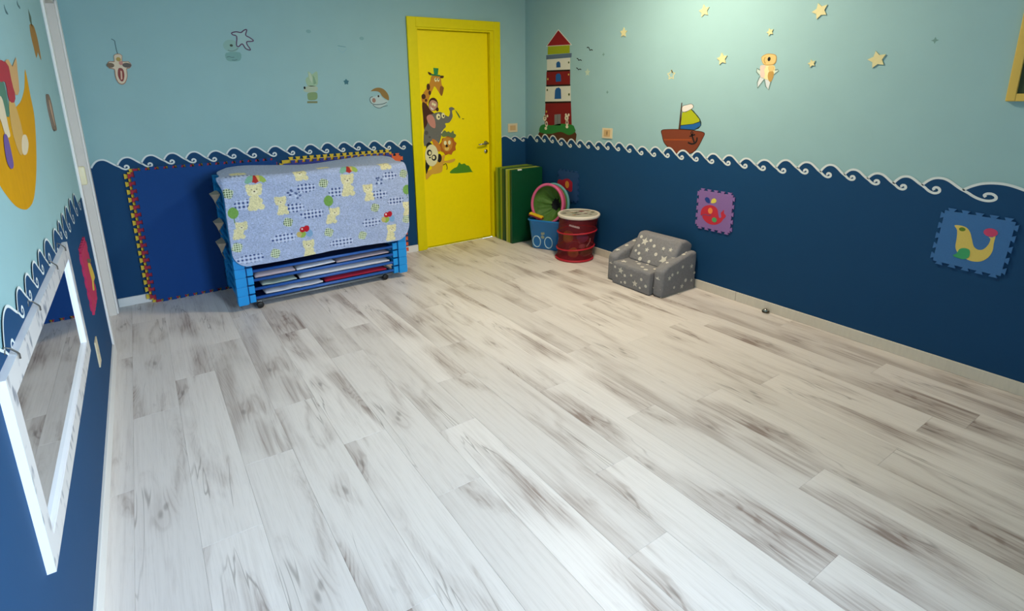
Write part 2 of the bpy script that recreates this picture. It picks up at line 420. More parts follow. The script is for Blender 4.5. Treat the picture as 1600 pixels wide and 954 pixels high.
# ---- yellow door in the back wall
d1 = bpy.data.objects.new('door_1', None); COL.objects.link(d1); d1.location = ((DX0+DX1)/2, YB, 0); d1['kind'] = 'structure'; d1['label'] = 'bright yellow door with yellow frame'
box('casing', 2.150, 2.236, YB-0.022, YB, 0, 2.165, YELF, d1, 0.004)
box('casing', 3.072, 3.150, YB-0.022, YB, 0, 2.165, YELF, d1, 0.004)
box('casing', 2.236, 3.072, YB-0.022, YB, 2.080, 2.165, YELF, d1, 0.004)
box('lining', 2.233, 2.252, YB-0.012, YB+0.12, 0, 2.080, YELF, d1, 0.002)
box('lining', 3.034, 3.075, YB-0.012, YB+0.12, 0, 2.080, YELF, d1, 0.002)
box('lining', 2.252, 3.034, YB-0.012, YB+0.12, 2.064, 2.085, YELF, d1, 0.002)
box('light_block_strip', 2.252, 3.034, YD+0.002, YB+0.12, -0.005, 0.004, YELF, d1)  # strip added behind the leaf to stop light leaking under it
box('light_block_panel', 2.20, 3.10, YB+0.121, YB+0.135, -0.01, 2.12, CREAMW, d1)  # unseen panel added behind the opening to block sky light
leaf = box('leaf', 2.256, 3.030, YD, YD+0.04, 0.008, 2.062, YEL, d1, 0.003)
CHROME = M('brushed_steel', 'b9b6ae', 0.25, 0.03, 30, metal=1.0)
DARKM = M('dark_metal', '3a3428', 0.4, 0.05, 30, metal=0.6)
V, Fc = lathe_geo([(0.0, 0), (0.024, 0), (0.024, 0.006), (0.011, 0.010), (0.011, 0.045), (0.0, 0.048)], n=20)
hz = 0.995
hv = [(2.985+v.x, YD-v.z, hz+v.y) for v in V]
han = mesh('handle', hv, Fc, CHROME, None, d1, True)
tube('lever', [(2.985, YD-0.042, hz), (2.965, YD-0.047, hz), (2.92, YD-0.048, hz-0.003), (2.875, YD-0.046, hz-0.006)], [0.009, 0.0095, 0.0085, 0.007], CHROME, d1, 10)
V, Fc = lathe_geo([(0.0, 0), (0.020, 0), (0.020, 0.005), (0.0, 0.006)], n=18)
kp = mesh('keyhole_plate', [(2.985+v.x, YD-v.z, 0.912+v.y*1.1) for v in V], Fc, CHROME, None, d1, True)
mesh('keyhole', [(2.985+a, YD-0.0068, 0.912+b_) for a, b_ in circ(0, 0.003, 0.006)+[]], [tuple(range(20))], DARKM, None, d1)

# ---- glazed garden door behind the camera
w1 = bpy.data.objects.new('window_1', None); COL.objects.link(w1); w1.location = ((WIN[0]+WIN[1])/2, YR, WIN[2]); w1['kind'] = 'structure'; w1['label'] = 'white framed garden window behind the viewer'
xm = (WIN[0]+WIN[1])/2
for (a, b_, c, d) in ((WIN[0], WIN[0]+.06, WIN[2], WIN[3]), (WIN[1]-.06, WIN[1], WIN[2], WIN[3]), (xm-.04, xm+.04, WIN[2]+.06, WIN[3]-.06), (WIN[0]+.06, WIN[1]-.06, WIN[2], WIN[2]+.06), (WIN[0]+.06, WIN[1]-.06, WIN[3]-.06, WIN[3])):
    box('window_frame', a, b_, YR-0.09, YR-0.03, c, d, WHITE, w1, 0.004)
gm = bpy.data.materials.new('window_glass'); gm.use_nodes = True; nt = gm.node_tree
tr = nt.nodes.new('ShaderNodeBsdfTransparent'); gl = nt.nodes.new('ShaderNodeBsdfGlossy'); gl.inputs['Roughness'].default_value = 0.02; mxs = nt.nodes.new('ShaderNodeMixShader'); mxs.inputs[0].default_value = 0.06
nt.links.new(tr.outputs[0], mxs.inputs[1]); nt.links.new(gl.outputs[0], mxs.inputs[2]); nt.links.new(mxs.outputs[0], nt.nodes['Material Output'].inputs[0])
for a, b_ in ((WIN[0]+.06, xm-.04), (xm+.04, WIN[1]-.06)): box('pane', a, b_, YR-0.063, YR-0.057, WIN[2]+.06, WIN[3]-.06, gm, w1)

# ---- ceiling lamp
LAMP = (2.52, 2.45)
lamp = thing('ceiling_lamp', (LAMP[0], LAMP[1], ZC), 'round flat ceiling lamp with a glowing warm diffuser', 'lamp')
V, Fc = lathe_geo([(0.0, 0), (0.21, 0), (0.215, -0.02), (0.205, -0.035)], n=40); mesh('lamp_base', [(v.x, v.y, v.z) for v in V], Fc, WHITE, None, lamp, True, local=True)
em = bpy.data.materials.new('lamp_diffuser'); em.use_nodes = True; e_ = em.node_tree.nodes['Principled BSDF']; e_.inputs['Emission Color'].default_value = (1.0, 0.86, 0.62, 1); e_.inputs['Emission Strength'].default_value = 3.0
V, Fc = lathe_geo([(0.204, -0.035), (0.18, -0.055), (0.10, -0.07), (0.0, -0.074)], n=40); mesh('lamp_shade', [(v.x, v.y, v.z) for v in V], Fc, em, None, lamp, True, local=True)
ld = bpy.data.lights.new('lamp_light', 'AREA'); ld.shape = 'DISK'; ld.size = 0.40; ld.energy = 55; ld.color = (1.0, 0.83, 0.60)
lo_ = bpy.data.objects.new('lamp_light', ld); COL.objects.link(lo_); lo_.parent = lamp; lo_.location = (0, 0, -0.09)

# ================================================================== WALL DECORATIONS
def col(h, rough=0.7): return M('flat_'+h, h, rough, 0.05, 60, spec=0.25)
BLK = col('1c1b1a')
# ---- lighthouse mural
lh = thing('lighthouse_mural', center('R', *[(4.0708,1.025)][0]), 'red and white painted lighthouse on a green island above the waves', 'mural')
decal('roof', 'R', [(col('e8e4da'), [(4.1265,2.0631),(3.9297,1.9063),(4.3048,1.9216)], 0), (col('8e1b22'), [(4.1263,2.0536),(3.9465,1.9111),(4.2925,1.9257)], 1)], lh)
decal('lantern_room', 'R', [(col('9aa51a'), [(4.28,1.9198),(3.9612,1.9087),(3.9592,1.8377),(4.2831,1.8441)], 0)], lh)
decal('gallery', 'R', [(col('5a6e86'), [(4.3038,1.8404),(3.9314,1.8359),(3.934,1.7982),(4.3033,1.8002)], 1)], lh)
decal('tower', 'R', [(col('d8d8cc'), [(4.2929,1.7996),(3.9525,1.7969),(3.9494,1.6869),(4.2916,1.6936)], 0),
    (col('23120f'), [(4.2916,1.6974),(3.9495,1.6917),(3.9491,1.6772),(4.2914,1.6822)], 1), (col('7c161b'), [(4.2977,1.6837),(3.9492,1.6796),(3.9456,1.5514),(4.3003,1.5534)], 0),
    (col('23120f'), [(4.3004,1.5598),(3.942,1.5586),(3.9416,1.544),(4.3001,1.5431)], 1), (col('d8d8cc'), [(4.3086,1.5458),(3.9398,1.5464),(3.9319,1.3995),(4.3153,1.3939)], 0),
    (col('23120f'), [(4.3154,1.3991),(3.9301,1.4044),(3.9278,1.3897),(4.3152,1.3808)], 1), (col('7c161b'), [(4.3109,1.3835),(3.9298,1.3921),(3.9119,1.1686),(4.3211,1.1516)], 0)], lh)
for pts in ([(4.1472,1.7174),(4.1499,1.7546),(4.1363,1.7699),(4.1087,1.7721),(4.0908,1.7564),(4.086,1.7171)], [(4.1527,1.5857),(4.1558,1.6433),(4.1381,1.6601),(4.1025,1.6625),(4.0805,1.6456),(4.0753,1.5875)], [(4.1699,1.424),(4.1633,1.5053),(4.1455,1.5265),(4.1057,1.5321),(4.0776,1.5142),(4.0697,1.4266)]):
    decal('window', 'R', [(col('1d5896'), pts, 2)], lh)
decal('doorway', 'R', [(col('77787a'), [(4.1653,1.1711),(4.1672,1.275),(4.0744,1.2823),(4.072,1.1748)], 2), (col('3c3c40'), ('line', [(4.1204,1.2736),(4.1184,1.1756)], 0.004), 3)], lh)
decal('island', 'R', [(col('52301c'), smooth_closed([(4.4083,1.0936),(4.2519,1.0947),(4.0871,1.129),(3.8614,1.1208),(3.8513,1.0398),(3.8529,0.9702),(4.1241,0.95),(4.3986,0.9984)], 3), 1),
    (col('2a7a38'), smooth_closed([(4.4083,1.1004),(4.3866,1.1556),(4.3171,1.1758),(4.2109,1.1693),(4.0844,1.1898),(3.9086,1.1863),(3.8699,1.1554),(3.8614,1.1233),(3.948,1.0885),(4.0707,1.113),(4.2096,1.0876),(4.3378,1.0836)], 4), 2)], lh)
for sh_ in ((col('4c5a30'), circ(*[(3.9701,1.755)][0], .010), 2), (col('c9b060'), circ(*[(4.2759,1.6142)][0], .010), 2), (col('c9b060'), circ(*[(3.969,1.6466)][0], .009), 2),
    (col('4c5a30'), circ(*[(4.2829,1.5106)][0], .011), 2), (col('4c5a30'), circ(*[(3.9584,1.466)][0], .012), 2), (col('c9a03c'), circ(*[(4.2929,1.301)][0], .011), 2)): decal('lamp_mark', 'R', [sh_], lh)
# two little bears standing on the island
for lab, b0 in (('small cream bear sticker beside the lighthouse, half off its wall edge', [(4.2966,1.2588),(4.3178,1.2344),(4.2892,1.1795),(4.2994,1.1365)]), ('small cream bear sticker with ears up on the island, nearer the sailboat', [(3.9763,1.277),(3.9852,1.2478),(3.9782,1.2039),(3.9772,1.1659)])):
    s = 0.022
    decal('bear_sticker', 'R', [(col('e2d6bd'), circ(b0[1][0], b0[1][1], s*1.25, s*1.2), 4), (col('e2d6bd'), circ(b0[0][0]+s*.9, b0[0][1], s*.6), 4), (col('e2d6bd'), circ(b0[0][0]-s*.9, b0[0][1], s*.6), 4),
        (col('dccdb4'), circ(b0[2][0], b0[2][1], s*.95, s*1.3), 4), (col('7b5f62'), circ(b0[2][0], b0[2][1]+.002, s*.6, s*.55), 5), (col('e2d6bd'), circ(b0[3][0], b0[3][1], s*.9, s*.7), 5), (col('8b8b80'), circ(b0[1][0], b0[1][1], s*.5, s*.35), 5)],
        None, lab, 'sticker', 'bear stickers on the island')
# ---- sailboat mural
sb = thing('sailboat_mural', center('R', *[(2.6493,1.0422)][0]), 'painted brown sailboat with yellow and blue sail and anchor', 'mural')
decal('hull', 'R', [(col('2a140e'), smooth_closed([(2.8564,1.1856),(2.7797,1.1975),(2.6559,1.2021),(2.5664,1.1993),(2.469,1.1869),(2.4792,1.1383),(2.522,1.0601),(2.5774,1.0221),(2.6955,1.0123),(2.7772,1.051),(2.8263,1.091),(2.8492,1.1431)], 4), 0),
    (col('7a3c26'), smooth_closed([(2.8502,1.1828),(2.7794,1.1939),(2.6556,1.1986),(2.5661,1.1958),(2.4731,1.1833),(2.4832,1.139),(2.5263,1.0632),(2.579,1.027),(2.6947,1.0175),(2.7736,1.055),(2.8212,1.0935),(2.844,1.1434)], 4), 1)], sb)
decal('plank_stripe', 'R', [(col('9c4a24'), [(2.8283,1.1182),(2.5723,1.1336),(2.5714,1.1228),(2.8243,1.1079)], 2)], sb)
decal('mast', 'R', [(col('4a3428'), [(2.6862,1.398),(2.6777,1.3971),(2.6784,1.2021),(2.6961,1.2013)], 2)], sb)
decal('sail', 'R', [(col('273a30'), smooth_closed([(2.6727,1.33),(2.6369,1.3327),(2.5963,1.3544),(2.5508,1.3184),(2.5127,1.2822),(2.4994,1.2354),(2.5535,1.1989),(2.6801,1.201),(2.6801,1.2301)], 2), 0),
    (col('a9b21a'), [(2.6723,1.3256),(2.6366,1.3288),(2.5982,1.3495),(2.5557,1.3149),(2.5187,1.2796),(2.5157,1.2647),(2.5705,1.2462),(2.6779,1.2322)], 1),
    (col('1f5fa0'), [(2.6774,1.2267),(2.5702,1.2423),(2.5123,1.2591),(2.505,1.2351),(2.5563,1.2037),(2.6793,1.206)], 1)], sb)
decal('pennant', 'R', [(col('55605c'), smooth_closed([(2.675,1.3725),(2.6296,1.3852),(2.5978,1.3908),(2.5761,1.376),(2.5858,1.3541),(2.6368,1.3307),(2.6727,1.33)], 3), 1), (col('e4ded8'), smooth_closed([(2.6724,1.3695),(2.6293,1.3818),(2.5975,1.3874),(2.5806,1.3745),(2.5884,1.3569),(2.6371,1.3347),(2.6706,1.334)], 3), 2)], sb)
decal('anchor', 'R', [(BLK, ('line', [(2.5729,1.1733),(2.5682,1.1537),(2.5468,1.1104)], 0.012), 3), (BLK, ('line', smooth_open([(2.6026,1.1068),(2.5692,1.098),(2.5406,1.1059),(2.5262,1.1266),(2.5259,1.1487)]), 0.011), 3), (BLK, ('line', [(2.5917,1.1524),(2.5433,1.1689)], 0.010), 3),
    (BLK, ('line', circ(*[(2.5733,1.1782)][0], .010)+[circ(*[(2.5733,1.1782)][0], .010)[0]], 0.006), 3)], sb)
# ---- gulls
for lab, q in (('uppermost tiny black gull painted beside the lighthouse', [(3.7325,1.8683),(3.7085,1.8688),(3.6904,1.8426),(3.6771,1.8484),(3.6565,1.8402)]), ('middle tiny black gull painted beside the lighthouse', [(3.8621,1.7845),(3.8458,1.7812),(3.8345,1.7666),(3.8167,1.7702),(3.7951,1.762)]), ('lowest tiny black gull painted beside the lighthouse', [(3.8649,1.7023),(3.8484,1.6968),(3.8354,1.6844),(3.8176,1.6896),(3.7977,1.6828)])):
    decal('gull_mural', 'R', [(BLK, ('line', smooth_open(q, 3), 0.008), 0)], None, lab, 'mural', 'painted gulls')
# ---- raised foam stars on the starry wall
WOODST = M('star_foam', 'd6cf9c', 0.6, 0.08, 40)
STARS = [(2.5438,2.0266,0.043,80,1),(1.754,1.9282,0.047,70,1),(1.4176,1.6359,0.047,75,1),(2.3709,1.6943,0.042,80,1),(3.2958,1.9533,0.04,92,1),(2.0457,1.8388,0.024,70,1),(1.7643,1.6335,0.024,72,1),(2.795,1.6025,0.036,88,0),(3.7155,1.6566,0.036,90,2)]
SLAB = ['cream raised star, upper middle of the wall above the sailboat', 'large cream raised star at the top edge, above the winged bear', 'large cream raised star nearest the framed picture', 'cream raised star between the sailboat and the winged bear', 'olive cream raised star highest beside the lighthouse',
        'small cream star just above the winged bear', 'small cream star just beside the winged bear, towards the picture', 'hollow cream star outline directly above the sailboat mast', 'faded pale star beside the painted gulls']
for (u, z, r, rot, kd), lab in zip(STARS, SLAB):
    if kd == 1:
        o = decal('wall_star', 'R', [(WOODST, star_pts(u, z, r, r*.52, rot), 0, 0.006)], None, lab, 'star', 'stars on the wall')
    elif kd == 0:
        p = star_pts(u, z, r, r*.5, rot); o = decal('wall_star', 'R', [(WOODST, ('line', p+[p[0], p[1]], 0.010), 0)], None, lab, 'star', 'stars on the wall')
    else: o = decal('wall_star', 'R', [(col('b9cdb6'), star_pts(u, z, r, r*.5, rot), 0)], None, lab, 'star', 'stars on the wall')
for lab, q in (('tiny dark star mark beside the gulls, upper one', [(3.5223,1.7976)][0]), ('tiny dark cross mark left of the sailboat mast', [(3.4609,1.4815)][0]), ('small dark mark high on the wall before the framed picture', [(1.1704,1.7152)][0])):
    decal('wall_mark', 'R', [(col('6f9590'), star_pts(q[0], q[1], 0.017, 0.007, 90, 4), 0)], None, lab, 'mark', 'small dark marks')
# ---- winged bear sticker
wb = thing('winged_bear_sticker', center('R', *[(2.0288,1.4856)][0]), 'honey coloured bear sticker with pale pointed wings among the stars', 'sticker')
HON, HOND, PKC = col('d8bd7c'), col('b8924e'), col('dcc4b8')
decal('wings', 'R', [(col('c8dad2'), [(2.115,1.6198),(2.0917,1.6087),(2.0809,1.5779),(2.0918,1.5766),(2.1126,1.5977)], 0), (col('c8dad2'), [(1.9646,1.6034),(1.9926,1.6045),(1.9998,1.5751),(1.9892,1.5747)], 0), (col('d0d8dc'), [(2.0886,1.5647),(2.0541,1.5501),(2.0937,1.4933),(2.1016,1.5311)], 0), (col('d0d8dc'), [(2.0541,1.5501),(2.0058,1.5354),(2.0174,1.4804),(2.0397,1.5026)], 0)] +
    [(col('6d8a86'), ('line', q, 0.007), 1) for q in ([(2.0918,1.5766),(2.1126,1.5977),(2.1124,1.6197),(2.088,1.6085)], [(1.9945,1.5749),(1.964,1.5984),(1.9719,1.6063),(1.9908,1.6045)], [(2.0872,1.568),(2.1004,1.531),(2.0949,1.494),(2.054,1.5485)], [(2.0532,1.5484),(2.0399,1.5043),(2.0176,1.4821),(2.0076,1.5355)])], wb)
decal('body', 'R', [(col('e8dca8'), smooth_closed([(2.0712,1.6379),(1.9956,1.6309),(1.9927,1.5749),(2.009,1.5322),(2.0245,1.5426),(2.0622,1.5571),(2.0828,1.578)], 3), 1), (PKC, smooth_closed([(2.0891,1.6354),(2.0527,1.6337),(2.0606,1.6074),(2.0535,1.577),(2.0589,1.5604),(2.0794,1.5644),(2.0869,1.5984)], 3), 2), (HOND, smooth_closed([(2.027,1.596),(1.9985,1.5949),(1.9961,1.5584),(2.009,1.5322),(2.0245,1.5426),(2.0329,1.5696)], 3), 2), (HON, smooth_closed([(2.0343,1.6295),(1.9988,1.6278),(1.9993,1.6015),(2.0273,1.5993)], 3), 3)], wb)
decal('head', 'R', [(HOND, smooth_closed([(2.0889,1.6822),(2.0779,1.6981),(2.0467,1.7077),(1.9964,1.6979),(1.9862,1.6696),(1.9936,1.6439),(2.0208,1.6354),(2.0681,1.6427)], 4), 3), (HON, smooth_closed([(2.085,1.6803),(2.0757,1.694),(2.0463,1.7034),(1.9994,1.6942),(1.9904,1.6699),(1.9975,1.6474),(2.0212,1.6394),(2.0667,1.646)], 4), 4), (HOND, ('line', smooth_open([(2.0623,1.6872),(2.0673,1.6676),(2.056,1.6471)]), 0.006), 5), (BLK, circ(*[(2.0351,1.6741)][0], .010, .013), 5)], wb)
# ---- framed picture, cut by the frame edge
pf = thing('framed_picture', (XR-0.010, 0.60, 1.415), 'yellow framed picture of a bright garden hanging highest on the starry wall', 'picture')
FRY = M('frame_yellow', 'd3b455', 0.45, 0.06, 25)
fy0, fy1, fz0, fz1 = 0.36, 0.848, 1.415, 1.99
for (a, b_, c, d) in ((fy0, fy0+.035, fz0, fz1), (fy1-.035, fy1, fz0, fz1), (fy0+.035, fy1-.035, fz0, fz0+.035), (fy0+.035, fy1-.035, fz1-.035, fz1)): box('frame', XR-0.022, XR-0.001, a, b_, c, d, FRY, pf, 0.003)
box('print', XR-0.012, XR-0.002, fy0+.033, fy1-.033, fz0+.033, fz1-.033, col('2e3f6a'), pf)
decal('printed_shapes', 'R', [(col('3c4a34'), [(fy1-.035, 1.45), (fy1-.035, 1.60), (.70, 1.56), (.55, 1.62), (fy0+.035, 1.55), (fy0+.035, 1.45)], 0), (col('dcdde0'), [(fy1-.06, 1.462), (.72, 1.475), (.60, 1.50), (.58, 1.452)], 1), (col('8f3a8c'), [(fy1-.035, 1.62), (fy1-.035, 1.70), (.76, 1.74), (.70, 1.66), (.76, 1.60)], 1), (col('b05a86'), circ(.64, 1.72, .07, .09), 1), (col('c8b27a'), circ(.52, 1.78, .06, .07), 1)], pf, d0=0.0125)

# ---- foam puzzle tiles
def puzzle_outline(half, n, tab, a=0.44, flare=0.006, phase=0):
    """outline of a square with n dovetail tabs on each side, centred on 0"""
    out = []
    pitch = 2*half/n
    for s in range(4):
        c, sn = math.cos(s*math.pi/2), math.sin(s*math.pi/2)
        pts = []
        for i in range(n):
            x0 = -half+i*pitch; xc = x0+pitch*(.5 if not phase else (.5))
            w_ = pitch*a/2
            pts += [(x0, -half), (xc-w_+flare*.5, -half), (xc-w_-flare*.5, -half-tab), (xc+w_+flare*.5, -half-tab), (xc+w_-flare*.5, -half)]
        out += [(x*c-y*sn, x*sn+y*c) for x, y in pts]
    return out
def foam_tile(plane, u, z, rot, mat, label, inserts, size=0.152, n=5, th=0.011, tab=0.014):
    t = thing('foam_tile', center(plane, u, z-size), label, 'foam tile', 'puzzle foam tiles on the walls')
    half = size-tab
    c, s = math.cos(R(rot)), math.sin(R(rot))
    pts = [(u+x*c-y*s, z+x*s+y*c) for x, y in puzzle_outline(half, n, tab, 0.48, 0.008)]
    decal('panel', plane, [(mat, pts, 0, th)], t, d0=0.0015)
    for nm, sh in inserts: decal(nm, plane, sh, t, d0=0.0015+th+0.0006)
    return t
FPUR, FBLU, FDBL, FRED = M('foam_purple', '8a68a4', 0.8, 0.10, 160, 0.1), M('foam_blue', '3a6ea6', 0.8, 0.08, 160, 0.1), M('foam_dark_blue', '1d4677', 0.8, 0.08, 160, 0.1), M('foam_crimson', 'b52a52', 0.8, 0.08, 160, 0.1)
WR = M('foam_red', 'c22a3e', 0.8, 0.08, 160)
foam_tile('R', 2.325, 0.626, 0, FPUR, 'purple puzzle foam tile with a red whale on the navy wall', [
    ('whale', [(WR, smooth_closed([(2.4353,0.5766),(2.434,0.613),(2.4138,0.6447),(2.3702,0.6646),(2.331,0.6635),(2.3017,0.6459),(2.2898,0.6079),(2.2793,0.5847),(2.2638,0.5926),(2.2709,0.6213),(2.2623,0.6327),(2.2479,0.6501),(2.2455,0.6258),(2.2275,0.6067),(2.2464,0.5808),(2.2652,0.5522),(2.3014,0.529),(2.3454,0.5224),(2.3863,0.534),(2.4144,0.5571),(2.4217,0.5739)], 3), 0)]),
    ('eye', [(col('ef8a4a'), circ(*[(2.3567,0.6238)][0], .019, .023), 2)]), ('fin', [(col('4fa066'), circ(*[(2.3173,0.5625)][0], .020, .018), 2)]),
    ('mouth_line', [(col('7e4a74'), ('line', smooth_open([(2.4293,0.5751),(2.3971,0.5886),(2.3684,0.5861),(2.3467,0.5951)]), .006), 2)]),
    ('water_drop', [(col('24418a'), smooth_closed([(2.4107,0.7038),(2.3952,0.7203),(2.3716,0.7098),(2.366,0.6805),(2.3915,0.6814)], 4), 1)]), ('water_drop', [(col('e0d25a'), smooth_closed([(2.355,0.6822),(2.3519,0.7079),(2.3337,0.7207),(2.3162,0.7109),(2.3197,0.6904)], 4), 1)])])
foam_tile('R', 0.861, 0.720, 2.3, FBLU, 'blue puzzle foam tile with a yellow bird nearest the framed picture', [
    ('bird', [(M('foam_yellow', 'd6c063', 0.8, 0.06, 160), smooth_closed([(0.9433,0.7919),(0.9194,0.7966),(0.894,0.7902),(0.8761,0.7685),(0.8632,0.7332),(0.8509,0.701),(0.8323,0.6882),(0.8123,0.6955),(0.7981,0.7226),(0.7945,0.7515),(0.8032,0.7601),(0.7884,0.7621),(0.7789,0.7734),(0.7792,0.7332),(0.7777,0.6961),(0.7878,0.6592),(0.8115,0.6322),(0.8434,0.624),(0.8737,0.6311),(0.9066,0.6523),(0.9221,0.6812),(0.9241,0.7262),(0.929,0.7703)], 3), 0)]),
    ('eye', [(col('5f7f2c'), circ(*[(0.9092,0.7788)][0], .013, .010), 2)]), ('wing', [(col('3f9f68'), smooth_closed([(0.9246,0.6334),(0.9114,0.6511),(0.9049,0.6735),(0.8869,0.6842),(0.8642,0.6787),(0.8611,0.644),(0.8826,0.6256)], 4), 2)]),
    ('tail_ball', [(col('c2456a'), circ(*[(0.799,0.7846)][0], .027, .021), 2)])])
foam_tile('R', 3.940, 0.600, 0, FDBL, 'dark blue puzzle foam tile with a red flower behind the toy tub', [
    ('flower', [(col('a82038'), smooth_closed([(4.0944,0.6284),(4.0625,0.6489),(4.0268,0.6439),(3.985,0.6608),(3.9366,0.669),(3.9021,0.6571),(3.8743,0.6376),(3.8731,0.5964),(3.8786,0.554),(3.9125,0.5446),(3.9474,0.5583),(3.9889,0.5384),(4.0176,0.558),(4.061,0.5805),(4.0902,0.6004)], 3), 0)]),
    ('flower_heart', [(col('e0913a'), circ(*[(3.9488,0.6095)][0], .028, .036), 2)])])
rt = foam_tile('L', 3.200, 0.660, 0, FRED, 'crimson puzzle foam tile with a yellow figure beside the mirror', [
    ('figure', [(col('d9b84a'), smooth_closed([(3.2368,0.7091),(3.3155,0.691),(3.3733,0.6477),(3.4132,0.5845),(3.3102,0.5936),(3.272,0.5591),(3.1987,0.5817),(3.2476,0.6119),(3.2384,0.6445),(3.2263,0.6873)], 2), 0), (col('6f6a4e'), smooth_closed([(3.2293,0.7159),(3.2393,0.7329),(3.3302,0.7073),(3.4002,0.6921),(3.3676,0.6825),(3.3155,0.691)], 2), 1)])], size=0.166, tab=0.022)

# ---- stickers on the back wall
SKN, PALE = col('d9c8a8'), col('d8d4c4')
ch = thing('cross_sticker', center('B', *[(-0.0371,1.6003)][0]), 'small pale cross shaped ornament hanging from a thread', 'ornament')
decal('thread', 'B', [(col('4f6d72'), ('line', smooth_open([(-0.0456,1.8972),(-0.0292,1.8856),(-0.0288,1.8595),(-0.0272,1.821),(-0.0244,1.8)]), 0.005), 0)], ch)
decal('cross_body', 'B', [(col('a77a62'), smooth_closed([(-0.0491,1.7889),(-0.0224,1.8029),(0.0002,1.7899),(-0.0052,1.7508),(0.0288,1.7531),(0.0451,1.7264),(0.0276,1.7047),(0.0129,1.701),(0.0104,1.6543),(-0.0095,1.6074),(-0.033,1.5967),(-0.0525,1.6112),(-0.0627,1.6542),(-0.0599,1.697),(-0.0869,1.7039),(-0.0946,1.732),(-0.0794,1.7515),(-0.0519,1.7519)], 2), 0, .004),
    (col('dccdb4'), smooth_closed([(-0.0469,1.7872),(-0.0231,1.7983),(-0.0025,1.7881),(-0.0089,1.7472),(0.0266,1.7495),(0.0403,1.7264),(0.0268,1.7101),(0.0103,1.7046),(0.0066,1.6543),(-0.0117,1.6128),(-0.0322,1.6021),(-0.0494,1.6148),(-0.0584,1.656),(-0.0563,1.7005),(-0.083,1.7092),(-0.09,1.732),(-0.0776,1.7473),(-0.0501,1.7477)], 2), 1, .004)], ch)
decal('figure', 'B', [(col('8e4a48'), smooth_closed([(-0.0348,1.7043),(-0.0105,1.7009),(-0.0073,1.6615),(-0.0197,1.6219),(-0.0353,1.6219),(-0.0452,1.6578)], 3), 3, .004), (col('d8b8a0'), [(-0.0262,1.6901),(-0.0174,1.6865),(-0.0227,1.6327),(-0.0326,1.6291)], 4, .004), (col('7a6a58'), circ(*[(-0.0775,1.7251)][0], .022, .016), 3, .004), (col('6a625e'), circ(*[(0.0168,1.7261)][0], .026, .016), 3, .004), (col('b59a5a'), circ(*[(-0.0253,1.7647)][0], .014, .014), 3, .004), (col('c88f86'), circ(*[(-0.0153,1.74)][0], .012, .014), 3, .004)], ch)
sf = [(0.7145,1.9664),(0.7483,1.9761),(0.7807,1.9724),(0.8024,1.9885),(0.8247,1.9945),(0.8117,1.9551),(0.8365,1.939),(0.8625,1.9177),(0.8465,1.9103),(0.8159,1.9076),(0.8135,1.8871),(0.8329,1.8533),(0.8254,1.8469),(0.7999,1.8576),(0.7836,1.8879),(0.7701,1.8858),(0.7516,1.8699),(0.7382,1.8814),(0.7474,1.9425),(0.7226,1.9533)]
st = thing('starfish_sticker', center('B', *[(0.7363,1.7723)][0]), 'pale starfish drawing with dark pink outline over a faded bear', 'sticker')
decal('starfish', 'B', [(col('9fc0c2'), smooth_closed(sf, 2), 1), (col('5a3d5c'), ('line', smooth_closed(sf, 3)+[sf[0]], 0.008), 2)], st)
decal('faded_bear', 'B', [(col('8db3ad'), circ(*[(0.6997,1.8735)][0], .055, .045), 0), (col('7aa5a2'), smooth_closed([(0.6575,1.8219),(0.7563,1.8275),(0.7529,1.7726),(0.702,1.7615),(0.6575,1.7711)], 3), 0), (col('3f4c40'), circ(*[(0.7017,1.877)][0], .011, .009), 1),
    (col('5d7f80'), ('line', smooth_open([(0.6601,1.7915),(0.6769,1.7959),(0.6925,1.7904),(0.7124,1.7924)]), .005), 1), (col('5d7f80'), ('line', smooth_open([(0.6934,1.7716),(0.7129,1.7702),(0.7301,1.7756)]), .005), 1), (col('6d8a88'), ('line', smooth_open([(0.673,1.8425),(0.6982,1.8363),(0.7253,1.8438),(0.7468,1.8579)]), .005), 1)], st)
rb = thing('rabbit_sticker', center('B', *[(1.2644,1.4367)][0]), 'pale green long eared rabbit sticker, middle of the back wall', 'sticker')
decal('head', 'B', [(col('9cba9c'), smooth_closed([(1.2524,1.6897),(1.2691,1.6834),(1.2851,1.6686),(1.3132,1.6879),(1.3302,1.6816),(1.3242,1.5958),(1.3022,1.5745),(1.2453,1.575),(1.2274,1.6135),(1.2343,1.6389),(1.2529,1.6516)], 3), 0), (col('b4c6b0'), [(1.2583,1.6834),(1.2728,1.6771),(1.2839,1.6346),(1.2779,1.5961),(1.2599,1.6346)], 1), (col('7d9f84'), [(1.2886,1.6601),(1.3005,1.6474),(1.3131,1.5959),(1.2903,1.5875)], 1)], rb)
decal('body', 'B', [(col('a9b9a4'), smooth_closed([(1.2033,1.5456),(1.2366,1.5751),(1.315,1.5701),(1.3117,1.5355),(1.262,1.5233),(1.2189,1.5282)], 3), 0), (col('7f9a6e'), smooth_closed([(1.2375,1.5194),(1.3018,1.5249),(1.3128,1.5008),(1.3005,1.4663),(1.2385,1.4633),(1.2302,1.4894)], 3), 1), (col('7c8460'), [(1.2246,1.455),(1.3082,1.453),(1.3066,1.4365),(1.222,1.4386)], 1), (BLK, circ(*[(1.2136,1.5617)][0], .008, .011), 1)], rb)
mb = thing('moon_bear_sticker', center('B', *[(1.8497,1.3766)][0]), 'small golden crescent moon sticker with a sleepy pale bear', 'sticker')
decal('crescent', 'B', [(col('8f7443'), smooth_closed([(1.7802,1.5274),(1.8142,1.549),(1.8525,1.5565),(1.8933,1.5465),(1.9262,1.519),(1.9449,1.4835),(1.9441,1.4465),(1.9251,1.4518),(1.8982,1.4684),(1.8786,1.4879),(1.8664,1.5104),(1.8431,1.5234),(1.8159,1.5269)], 3), 1)], mb)
